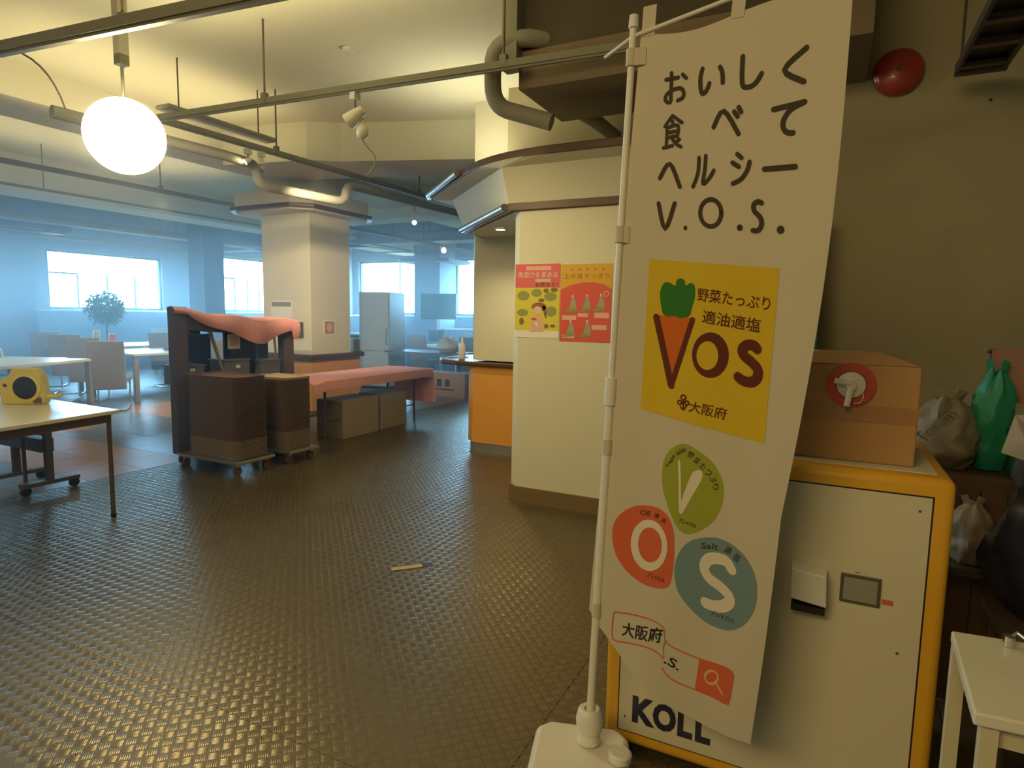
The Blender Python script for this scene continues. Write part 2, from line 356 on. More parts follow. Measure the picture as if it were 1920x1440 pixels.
# soffit lip between fascia and rim
fs = [(0, 1, 1 + 4, 4)] + [(1, 4 + k, 4 + k + 1) for k in range(1, len(cor))] + [(1, 4 + len(cor), 4 + len(cor) + 1, 2), (2, 4 + len(cor) + 1, 4 + len(cor) + 2), (2, 4 + len(cor) + 2, 4 + len(cor) + 3, 3)]
mb.add(allp, fs).build('soffit_lip', 'wall', cp, True)
def band(pts, z0, z1, t, m, name):
    mb = MB(); k = len(pts); out = []
    for i, p in enumerate(pts):
        a = Vector(pts[max(i - 1, 0)]); b = Vector(pts[min(i + 1, k - 1)]); d = (b - a).normalized(); nrm = Vector((d.y, -d.x)) * -1
        out.append((p[0] - nrm.x * t * -1, p[1] - nrm.y * t * -1))
    vs = [(*p, z) for p in pts for z in (z0, z1)] + [(*p, z) for p in out for z in (z0, z1)]
    o2 = 2 * k; fs = []
    for i in range(k - 1):
        a = 2 * i; fs += [(a, a + 2, a + 3, a + 1), (o2 + a, o2 + a + 1, o2 + a + 3, o2 + a + 2), (a + 1, a + 3, o2 + a + 3, o2 + a + 1), (a, o2 + a, o2 + a + 2, a + 2)]
    fs += [(0, 1, o2 + 1, o2), (2 * k - 2, o2 + 2 * k - 2, o2 + 2 * k - 1, 2 * k - 1)]
    return mb.add(vs, fs).build(name, m, cp, True, bevel=.006)
band(rim, 2.445, 2.50, -.03, 'brown_trim', 'rim_trim')
band(lo, 2.115, 2.175, -.03, 'brown_trim', 'lower_trim')
MB().tube([(-2.66, 4.27, 2.47), (-3.40, 4.955, 2.47), (-3.455, 5.06, 2.47)], .024, 10).build('edge_tube', 'steel', cp, True, smooth=True)
MB().tube([(-2.13, 4.065, 2.145), (-3.06, 4.995, 2.145)], .027, 10).build('edge_tube', 'steel', cp, True, smooth=True)
MB().prism([(-.35, 3.91), (-1.75, 3.915)] + [(p[0] + .01, p[1] + .01) for p in cor[1:]] + [(-3.34, 4.96), (-3.42, 5.07), (-3.42, 7.2), (-.35, 7.2)], 2.455, 2.485).build('top_panel', 'wall', cp, True)
MB().prism([(-2.06, 4.10), (-3.02, 5.04), (-3.02, 5.5), (-3.02, 7.2), (-.4, 7.2), (-.4, 4.62), (-2.06, 4.62)], 2.115, 2.135).build('under_panel', 'wall', cp, True)
dl = thing('recessed_downlight', 'small round lit downlight in the soffit under the canopy corner', 'downlight', (-2.55, 4.80, 2.10))
MB().lathe([(.055, 0), (.055, .013), (.04, .013), (.04, .004)], n=24).build('trim_ring', 'white', dl, smooth=True)
MB().lathe([(.038, -.001), (.038, .004)], n=24).build('lens', 'lamp_small', dl)
# bulkhead, pillar and ducts above the canopy
struct(MB().prism([(-2.72, 5.40), (-3.16, 5.40), (-3.30, 5.9), (-3.2, 6.6), (-2.2, 6.6), (-2.2, 5.4)], 2.485, H).build('pillar_upper', 'wall'))
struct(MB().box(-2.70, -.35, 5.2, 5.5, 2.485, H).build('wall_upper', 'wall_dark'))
du = thing('ceiling_duct', 'wide dark brown rectangular duct hung above the poster wall, left of the banner', 'duct', (-.9, 3.9, 2.75))
MB().box(-1.86, .1, 3.62, 4.3, 2.98, 3.10).build('duct_body', 'dark_duct', du, True)
MB().box(-1.80, .1, 3.60, 4.3, 2.76, 2.98).build('duct_underside', 'duct_board', du, True)
MB().box(-1.88, -1.78, 3.52, 3.60, 2.86, H).build('hanger', 'track', du, True)
MB().box(-1.86, .1, 3.66, 4.3, 3.10, H).build('riser_panel', 'dark_duct', du, True)
gp = thing('insulated_pipe', 'thick grey lagged pipe bending down beside the brown duct', 'pipe', (-1.9, 3.6, 2.75))
pts = [(-1.60, 3.70, 3.04)] + bez((-1.72, 3.58, 3.04), (-1.93, 3.54, 3.06), (-1.95, 3.54, 2.94), 6) + bez((-1.95, 3.54, 2.80), (-1.96, 3.56, 2.68), (-1.88, 3.60, 2.65), 6) + [(-1.60, 3.66, 2.56)]
MB().tube(pts, .052, 16).build('pipe_run', 'grey_duct', gp, True, smooth=True)
pi2 = thing('grey_pipe_stub', 'short grey pipe stub disappearing into the shaded wall above the canopy', 'pipe', (-1.6, 4.3, 2.8))
MB().tube([(-1.72, 4.36, 2.86), (-1.70, 4.7, 2.87), (-1.70, 5.21, 2.88)], .055, 14).build('stub', 'grey_duct', pi2, True, smooth=True)
# ------------------------------------------------------------------ lighting tracks and rods
def track(label, a, b, rods, w=.034, h=.04, m='track'):
    a, b = Vector(a), Vector(b); t = thing('lighting_track', label, 'track', tuple((a + b) / 2), 0, None)
    d = b - a; L = d.length; u = d.normalized(); s = Vector((-u.y, u.x, 0)) * w / 2; up = Vector((0, 0, h))
    mb = MB(); vs = [a - s, a + s, a + s + up, a - s + up, b - s, b + s, b + s + up, b - s + up]
    mb.add(vs, [(0, 1, 2, 3), (7, 6, 5, 4), (0, 4, 5, 1), (1, 5, 6, 2), (2, 6, 7, 3), (3, 7, 4, 0)]).build('rail', m, t, True)
    lip = MB(); up2 = Vector((0, 0, -.014)); q = s * .55
    lip.add([a - q + up2, a + q + up2, a + q, a - q, b - q + up2, b + q + up2, b + q, b - q], [(0, 1, 2, 3), (7, 6, 5, 4), (0, 4, 5, 1), (1, 5, 6, 2), (2, 6, 7, 3), (3, 7, 4, 0)]).build('rail_lip', 'track', t, True)
    for f in rods:
        p = a + d * f; MB().cyl(p + Vector((0, 0, .06)), (p.x, p.y, H), .007, n=8).build('hanger_rod', 'leg_brown', t, True)
        MB().box(p.x - .022, p.x + .022, p.y - .018, p.y + .018, p.z + .01, p.z + .075).build('clamp', 'track', t, True)
    return t
track('grey lighting track crossing from the bright lamp to the brown duct', (-4.75, 3.24, 2.83), (-.2, 3.53, 2.83), (.24, .645, .99))
track('grey lighting track across the top left, nearest the camera', (-5.0, 1.98, 2.83), (-1.6, 2.33, 2.83), (.02, .475, .97), w=.06, h=.055)
track('long grey lighting track running back from the bright lamp past the column', (-4.72, 3.0, 2.82), (-4.52, 9.3, 2.82), (.215, .56, .95))
track('lighting track over the dining tables, behind the white column', (-7.4, 3.2, 2.80), (-7.4, 12.5, 2.80), (.2, .5, .8))
track('lighting track near the left windows', (-11.4, 3.0, 2.80), (-11.4, 12.5, 2.80), (.2, .5, .8))
track('lighting track farthest to the right in front of the far windows', (-11.0, 10.4, 2.80), (-5.0, 10.4, 2.80), (.2, .5, .8))
ct = thing('cable_tray', 'shallow grey cable tray with rounded end above the long track', 'tray', (-4.75, 4.0, 2.98))
[MB().cyl((-4.845, y_, 3.0), (-4.845, y_, H), .006, n=8).build('hanger_rod', 'leg_brown', ct, True) for y_ in (3.5, 4.3)]
MB().box(-4.93, -4.76, 3.35, 4.45, 2.96, 3.0).build('tray_body', 'grey_duct', ct, True, bevel=.015)
pp = thing('grey_ceiling_pipe', 'grey pipe with dropped middle section hanging in front of the white column head', 'pipe', (-4.7, 4.6, 2.6))
MB().tube([(-4.95, 2.6, 2.74), (-4.80, 3.9, 2.72), (-4.78, 4.12, 2.71)] + bez((-4.78, 4.12, 2.71), (-4.78, 4.22, 2.70), (-4.78, 4.22, 2.60), 4), .045, 14).build('upper_run', 'grey_duct', pp, True, smooth=True)
MB().tube(bez((-4.78, 4.22, 2.62), (-4.78, 4.22, 2.53), (-4.76, 4.34, 2.53), 4) + [(-4.66, 5.1, 2.53)] + bez((-4.66, 5.1, 2.53), (-4.65, 5.26, 2.53), (-4.65, 5.26, 2.66), 4), .045, 14).build('dropped_run', 'grey_duct', pp, True, smooth=True)
MB().tube(bez((-4.65, 5.26, 2.62), (-4.65, 5.26, 2.72), (-4.64, 5.38, 2.72), 4) + [(-4.50, 8.8, 2.74)], .045, 14).build('far_run', 'grey_duct', pp, True, smooth=True)
for p in ((-4.78, 4.22, 2.655), (-4.65, 5.26, 2.60)): MB().cyl((p[0], p[1], p[2] - .012), (p[0], p[1], p[2] + .012), .054, n=16).build('joint_collar', 'track', pp, True, smooth=True)
def conduit(label, a, b_, r=.018):
    t = thing('conduit', label, 'conduit', a); MB().cyl(a, b_, r, n=10).build('tube', 'track', t, True, smooth=True); a = Vector(a); b_ = Vector(b_)
    for f in (.1, .5, .9):
        p = a.lerp(b_, f); MB().cyl(p, (p.x, p.y, H), .005, n=6).build('hanger_rod', 'leg_brown', t, True)
conduit('thin conduit running back over the dining tables, nearest the white column', (-8.9, 3.5, 2.84), (-8.9, 13.8, 2.84)); conduit('thin conduit running back under the ceiling in front of the left windows', (-12.2, 3.5, 2.86), (-12.2, 13.8, 2.86), .03)
conduit('thin conduit close to the left window wall', (-14.2, 3.5, 2.80), (-14.2, 13.8, 2.80), .03); conduit('thin conduit crossing the hall in front of the far windows, nearer the windows', (-14.5, 12.55, 2.86), (-3.5, 12.55, 2.86)); conduit('thin conduit crossing the hall behind the white column', (-9.6, 9.6, 2.86), (-3.5, 9.6, 2.86))
ac = thing('air_conditioner', 'dark grey ceiling air conditioner at the far left above the window', 'air conditioner', (-13.6, 6.5, 2.75))
MB().box(-13.95, -13.25, 6.0, 7.2, 2.80, 3.02).build('housing', 'grey_box', ac, True, bevel=.02); MB().box(-13.90, -13.30, 6.05, 7.15, 2.785, 2.80).build('grille', 'black', ac, True)
for y in (6.1, 7.1): MB().cyl((-13.6, y, 3.02), (-13.6, y, H), .01, n=8).build('hanger_rod', 'dark_metal', ac, True)
# spotlights
def spotlight(label, p, aim, lit, r=.035, drop=.12, m='lamp_on', group=None, drop_top=0):
    p = Vector(p); t = thing('spotlight', label, 'spotlight', tuple(p), 0, group)
    if drop_top: MB().cyl((p.x, p.y, p.z), (p.x, p.y, H), .008, n=8).build('ceiling_rod', 'track', t, True)
    MB().box(p.x - .02, p.x + .02, p.y - .03, p.y + .03, p.z - .045, p.z).build('track_adapter', 'white_plastic', t, True)
    c = p - Vector((0, 0, drop + .045)); MB().cyl(p - Vector((0, 0, .04)), c, .007, n=8).build('stem', 'track', t, True)
    a = (Vector(aim) - c).normalized()
    MB().cyl(c - a * r * 1.6, c - a * r * .2, r * .6, r * .95, 16).build('lamp_body', 'white_plastic', t, True, smooth=True)
    mb = MB(); mb.cyl(c - a * r * .2, c + a * r * 1.4, r * .95, r * 1.2, 18, cap=False); mb.build('hood', 'white_plastic', t, True, smooth=True)
    MB().cyl(c + a * r * .9, c + a * r * 1.05, r * 1.02, n=18).build('lamp_face', m if lit else 'white', t, True)
    return t
spotlight('unlit white spotlight hanging from the crossing track left of the brown duct', (-2.885, 3.36, 2.815), (-3.6, 3.2, 2.2), False, .045, .10)
cl = thing('clip_lamp', 'white clip lamp bulb with looped grey cable under the unlit spotlight', 'lamp', (-2.86, 3.40, 2.56))
MB().lathe([(.012, -.06), (.03, -.05), (.042, -.02), (.038, .015), (.018, .04), (.016, .07)], (-2.86, 3.40, 2.59), 18).build('bulb', 'white', cl, True, smooth=True)
MB().tube(bez((-2.86, 3.40, 2.53), (-2.84, 3.42, 2.48), (-2.80, 3.44, 2.44), 6) + bez((-2.80, 3.44, 2.44), (-2.76, 3.45, 2.36), (-2.84, 3.42, 2.30), 6), .005, 6).build('cable', 'grey_duct', cl, True)
MB().tube([(-2.885, 3.40, 2.67), (-2.86, 3.40, 2.655)], .012, 8).build('clip', 'white_plastic', cl, True)
spotlight('small lit spotlight on the long track, left of the pipe bend', (-4.70, 4.05, 2.80), (-5.9, 2.2, 1.2), True, .022, .05)
spotlight('small unlit spotlight beside the lit one on the long track', (-4.66, 4.16, 2.80), (-4.2, 4.0, 1.2), False, .028, .04)
spotlight('lit spotlight right of the white column, left of the canopy tip', (-5.98, 8.35, 2.98), (-2, 0, .8), True, .03, .12, drop_top=1)
spotlight('tiny lit spotlight far back above the right window', (-7.6, 11.7, 2.92), (-2, 0, 1.2), True, .045, .12)
# spotlight aimed at the camera, face enlarged to stand in for its glare
fl = thing('floodlight', 'glaring bright lamp hanging under the tracks at the upper left', 'floodlight', (-3.975, 2.5, 2.44))
c = Vector((-3.975, 2.5, 2.44)); a = (Vector((0, 0, 1.38)) - c).normalized()
MB().cyl(c - a * .14, c - a * .01, .08, .21, 28).build('reflector_housing', 'white_plastic', fl, True, smooth=True)
q = a.to_track_quat('Z', 'Y').to_matrix()
mb = MB().lathe([(.225, -.012), (.225, .004), (.19, .018), (.10, .03), (.02, .034)], n=36); mb.v = [tuple(q @ Vector(v) + c) for v in mb.v]; mb.build('lamp_face', 'lamp_big', fl, True, smooth=True)
MB().cyl(c - a * .1 + Vector((0, 0, .02)), (c.x, c.y, 2.86), .010, n=8).build('stem', 'track', fl, True)
MB().box(c.x - .03, c.x + .03, c.y - .03, c.y + .03, 2.86, H).build('support_post', 'track', fl, True)
sm = thing('smoke_detector', 'round white smoke detector on the ceiling above the tracks', 'detector', (-3.444, 3.95, H - .035))
MB().lathe([(.03, 0), (.05, .01), (.055, .035)], n=24).build('cover', 'white', sm, smooth=True)
cb = thing('hanging_cable', 'thin dark cable drooping from the near track at the far left', 'cable', (-4.9, 2.0, 2.8))
MB().tube(bez((-4.35, 2.03, 2.86), (-4.2, 2.2, 2.86), (-4.32, 2.35, 2.60), 8), .006, 6).build('cord', 'leg_brown', cb, True)
# ------------------------------------------------------------------ columns
def column(x0, x1, y0, y1, m='wall'):
    return struct(MB().box(x0, x1, y0, y1, 0, H).build('column', m))
column(-6.86, -6.0, 6.1, 6.84)
COLM = COL.objects['column']
def chbox(x0, x1, y0, y1, c): return [(x0 + c, y0), (x1 - c, y0), (x1, y0 + c), (x1, y1 - c), (x1 - c, y1), (x0 + c, y1), (x0, y1 - c), (x0, y0 + c)]
hd = thing('pillar_cap', 'cream octagonal cap with brown rim around the top of the white column', 'column cap', (-6.45, 6.5, 2.67))
MB().prism(chbox(-7.22, -5.75, 5.72, 7.25, .22), 2.655, 2.705).build('rim', 'brown_trim', hd, True, bevel=.01)
MB().prism(chbox(-7.17, -5.80, 5.77, 7.20, .2), 2.705, 2.88).build('upper_fascia', 'wall', hd, True)
MB().prism(chbox(-7.16, -5.81, 5.78, 7.19, .2), 2.635, 2.655).build('soffit', 'wall', hd, True)
wn = thing('column_wainscot', 'orange wainscot with brown ledge wrapped around the foot of the white column', 'wainscot', (-6.45, 6.5, 0))
MB().box(-7.0, -5.97, 6.06, 7.0, .08, .76).build('panels', 'orange_panel', wn, True)
MB().box(-7.0, -5.98, 6.07, 7.0, 0, .08).build('kick_plate', 'skirting', wn, True)
MB().box(-7.06, -5.92, 6.01, 7.05, .76, .82).build('ledge', 'brown_trim', wn, True, bevel=.012)
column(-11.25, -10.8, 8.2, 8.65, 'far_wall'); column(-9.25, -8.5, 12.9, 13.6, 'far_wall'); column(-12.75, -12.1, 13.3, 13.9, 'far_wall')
h2 = thing('pillar_cap', 'blue-grey octagonal cap on the far column between the right windows', 'column cap', (-8.87, 13.25, 2.8))
MB().prism(chbox(-9.6, -8.15, 12.55, 13.95, .2), 2.62, 2.70).build('rim', 'far_wall', h2, True)
# notices on the column
nt_ = thing('notice_card', 'small pinkish picture card on the right face of the white column', 'notice', (-5.995, 6.42, 1.1))
MB().box(-6.0, -5.996, 6.32, 6.53, 1.07, 1.27).build('card_sheet', 'paper', nt_, True)
MB().box(-5.996, -5.995, 6.335, 6.515, 1.085, 1.255).build('printed_border', 'towel', nt_, True)
MB().lathe([(.05, 0), (.05, .001)], (-5.995, 6.425, 1.17), 16).v
pm = MB().lathe([(.055, 0), (.055, .001)], n=16); pm.v = [(-5.9948 + v[2], 6.425 + v[0], 1.17 + v[1]) for v in pm.v]; pm.build('printed_face', 'peach' if 'peach' in M else 'ink_peach', nt_, True)
n2 = thing('notice_sheet', 'faint large paper sheet on the left face of the white column', 'notice', (-6.45, 6.095, 1.3))
MB().box(-6.72, -6.33, 6.094, 6.098, 1.28, 1.52).build('sheet', 'paper', n2, True)
MB().box(-6.70, -6.35, 6.092, 6.094, 1.44, 1.50).build('print_lines', 'chair', n2, True)
n3 = thing('dark_picture_frame', 'small dark frame low on the left face of the white column', 'frame', (-6.13, 6.09, 1.1))
MB().box(-6.24, -6.14, 6.07, 6.099, 1.04, 1.24).build('frame', 'dark_metal', n3, True); MB().box(-6.23, -6.15, 6.068, 6.07, 1.05, 1.23).build('picture', 'grey_box', n3, True)
wb = thing('wire_basket', 'dark green wire basket standing on the ledge right of the column', 'basket', (-6.1, 6.92, .82))
mb = MB()
for i in range(7):
    t = i / 6; mb.box(-6.0 - .001, -5.995, 6.86 + .16 * t - .003, 6.86 + .16 * t + .003, .825, 1.05)
for i in range(6): mb.box(-6.001, -5.995, 6.86, 7.02, .825 + .043 * i, .831 + .043 * i)
mb.build('wire_grid', 'dark_green', wb, True); MB().box(-6.0, -5.96, 6.855, 7.03, .82, .835).build('base', 'dark_green', wb, True); MB().box(-5.99, -5.97, 6.88, 7.0, .835, 1.0).build('leaflets', 'grey_box', wb, True)
# ------------------------------------------------------------------ posters
def poster(label, x0, x1, z0, z1, base, y=WY - .003):
    t = thing('poster', label, 'poster', ((x0 + x1) / 2, y, z0)); MB().box(x0, x1, y, y + .0025, z0, z1).build('sheet', base, t, True); return t
def flat(t, name, m, poly, y, w=True): MB().add([(x, y, z) for x, z in poly] + [(x, y + .0003, z) for x, z in poly], [tuple(range(len(poly))), tuple(range(2 * len(poly) - 1, len(poly) - 1, -1))]).build(name, m, t, w)
def ellp(cx, cz, rx, rz, n=18): return [(cx + rx * math.cos(2 * PI * i / n), cz + rz * math.sin(2 * PI * i / n)) for i in range(n)]
def glyphs(body, off=0.0):
    c = bpy.data.curves.new('t', 'FONT'); c.body = body; c.resolution_u = 3; c.offset = off; o = bpy.data.objects.new('t', c); COL.objects.link(o)
    dg = bpy.context.evaluated_depsgraph_get(); me = bpy.data.meshes.new_from_object(o.evaluated_get(dg))
    vs = [tuple(v.co) for v in me.vertices]; fs = [tuple(p.vertices) for p in me.polygons]
    bpy.data.objects.remove(o); bpy.data.curves.remove(c); bpy.data.meshes.remove(me)
    xs_ = [v[0] for v in vs]; ys_ = [v[1] for v in vs]; x0, x1, y0, y1 = min(xs_), max(xs_), min(ys_), max(ys_)
    return [((v[0] - x0) / (x1 - x0), (v[1] - y0) / (y1 - y0)) for v in vs], fs
def wtext(t, body, m, x0, x1, z0, z1, y, off=.01, name='lettering'):
    uv, fs = glyphs(body, off); o = MB().add([(x0 + u * (x1 - x0), y, z0 + v * (z1 - z0)) for u, v in uv], fs).build(name, m, t, True); return o
M['p_red'] = mat('poster_red', (.72, .10, .07), .6); M['p_pink'] = mat('poster_pink', (.74, .13, .15), .6); M['p_yel'] = mat('poster_yellow', (.72, .62, .06), .6)
M['p_ora'] = mat('poster_orange', (.72, .40, .03), .6); M['p_pale'] = mat('poster_pale_pink', (.80, .45, .35), .6); M['p_olive'] = mat('poster_olive', (.30, .32, .10), .6)
M['p_brown'] = mat('poster_brown', (.28, .14, .05), .6); M['p_grey'] = mat('poster_grey', (.40, .35, .27), .6); M['p_dark'] = mat('poster_dark', (.08, .06, .03), .6); M['p_skin'] = mat('poster_skin', (.80, .55, .38), .6)
x0, x1, z0, z1 = -2.037, -1.690, 1.222, 1.742
pa = poster('food poster, pink heading over yellow ground with drawn vegetables, left one on the cream wall', x0, x1, z0, z1, 'paper')
Y1 = WY - .0036; Y2 = WY - .0042; Y3 = WY - .0048
def U(u): return x0 + u * (x1 - x0)
def Vz(v): return z1 - v * (z1 - z0)
def rc(t, name, m, u0, u1, v0, v1, y): flat(t, name, m, [(U(u0), Vz(v1)), (U(u1), Vz(v1)), (U(u1), Vz(v0)), (U(u0), Vz(v0))], y)
rc(pa, 'heading_panel', 'p_pink', 0, 1, 0, .32, Y1); rc(pa, 'yellow_panel', 'p_yel', 0, 1, .32, .90, Y1); rc(pa, 'subtitle_bar', 'p_pale', .25, .8, .03, .085, Y2)
wtext(pa, '免疫力を高める', 'p_pale', U(.06), U(.95), Vz(.19), Vz(.10), Y2, .03); wtext(pa, 'を摂ろう！', 'p_dark', U(.45), U(.95), Vz(.31), Vz(.25), Y2, .02)
rc(pa, 'subtitle_bar', 'p_pale', .45, .8, .20, .245, Y2)
for (cu, cv_, r1, r2) in ((.19, .43, .14, .065), (.49, .39, .12, .055), (.80, .44, .14, .06), (.18, .66, .13, .05), (.82, .64, .12, .07)): flat(pa, 'vegetable_picture', 'p_olive', ellp(U(cu), Vz(cv_), r1 * .347, r2 * .52), Y2)
for (cu, cv_, r1, r2) in ((.70, .36, .06, .03), (.88, .35, .08, .03), (.60, .49, .07, .025), (.16, .78, .055, .05), (.72, .84, .05, .03), (.86, .835, .06, .02)): flat(pa, 'food_picture', 'p_brown', ellp(U(cu), Vz(cv_), r1 * .347, r2 * .52), Y3)
flat(pa, 'drawn_woman_hair', 'p_brown', ellp(U(.55), Vz(.58), .17 * .347, .06 * .52), Y2); flat(pa, 'drawn_woman_ponytail', 'p_brown', [(U(.62), Vz(.55)), (U(.68), Vz(.72)), (U(.73), Vz(.74)), (U(.70), Vz(.58))], Y2)
flat(pa, 'drawn_woman_face', 'p_skin', ellp(U(.52), Vz(.625), .10 * .347, .055 * .52), Y3); flat(pa, 'drawn_woman_body', 'p_pale', [(U(.35), Vz(.92)), (U(.66), Vz(.92)), (U(.62), Vz(.73)), (U(.54), Vz(.69)), (U(.42), Vz(.73))], Y2)
flat(pa, 'drawn_bowl', 'p_red', ellp(U(.44), Vz(.745), .065 * .347, .018 * .52, 12), Y3); flat(pa, 'drawn_apron', 'paper', [(U(.44), Vz(.78)), (U(.53), Vz(.86)), (U(.52), Vz(.80))], Y3)
x0, x1, z0, z1 = -1.684, -1.315, 1.205, 1.735
pb = poster('red exercise poster with orange heading, right one on the cream wall', x0, x1, z0, z1, 'p_ora')
flat(pb, 'red_arch', 'p_red', [(U(0), Vz(1)), (U(1), Vz(1)), (U(1), Vz(.32)), (U(.85), Vz(.26)), (U(.65), Vz(.235)), (U(.45), Vz(.235)), (U(.22), Vz(.265)), (U(0), Vz(.33))], Y1)
wtext(pb, '上半身すっきり', 'p_brown', U(.06), U(.95), Vz(.19), Vz(.12), Y1, .0); wtext(pb, '・・・・・', 'p_brown', U(.2), U(.85), Vz(.08), Vz(.06), Y1)
for cu, cv_ in ((.25, .50), (.53, .49), (.80, .48), (.22, .82), (.55, .82)):
    flat(pb, 'figure_body', 'p_grey', [(U(cu - .09), Vz(cv_ + .10)), (U(cu + .08), Vz(cv_ + .10)), (U(cu + .07), Vz(cv_)), (U(cu + .02), Vz(cv_ - .07)), (U(cu - .02), Vz(cv_ - .07)), (U(cu - .04), Vz(cv_))], Y2)
    flat(pb, 'figure_legs', 'p_olive', [(U(cu - .16), Vz(cv_ + .13)), (U(cu + .06), Vz(cv_ + .11)), (U(cu + .05), Vz(cv_ + .07)), (U(cu - .08), Vz(cv_ + .07))], Y3)
    flat(pb, 'figure_head', 'p_skin', ellp(U(cu), Vz(cv_ - .085), .008, .010, 10), Y3)
for u0, u1, v0, v1 in ((.04, .33, .66, .72), (.36, .56, .63, .68), (.68, .97, .62, .69), (.06, .30, .92, .96), (.64, .93, .78, .84)): rc(pb, 'caption_box', 'p_pale', u0, u1, v0, v1, Y2)
flat(pb, 'round_stamp', 'p_pale', ellp(U(.90), Vz(.38), .02, .02), Y2); flat(pb, 'round_stamp_centre', 'p_red', ellp(U(.90), Vz(.38), .014, .014), Y3)

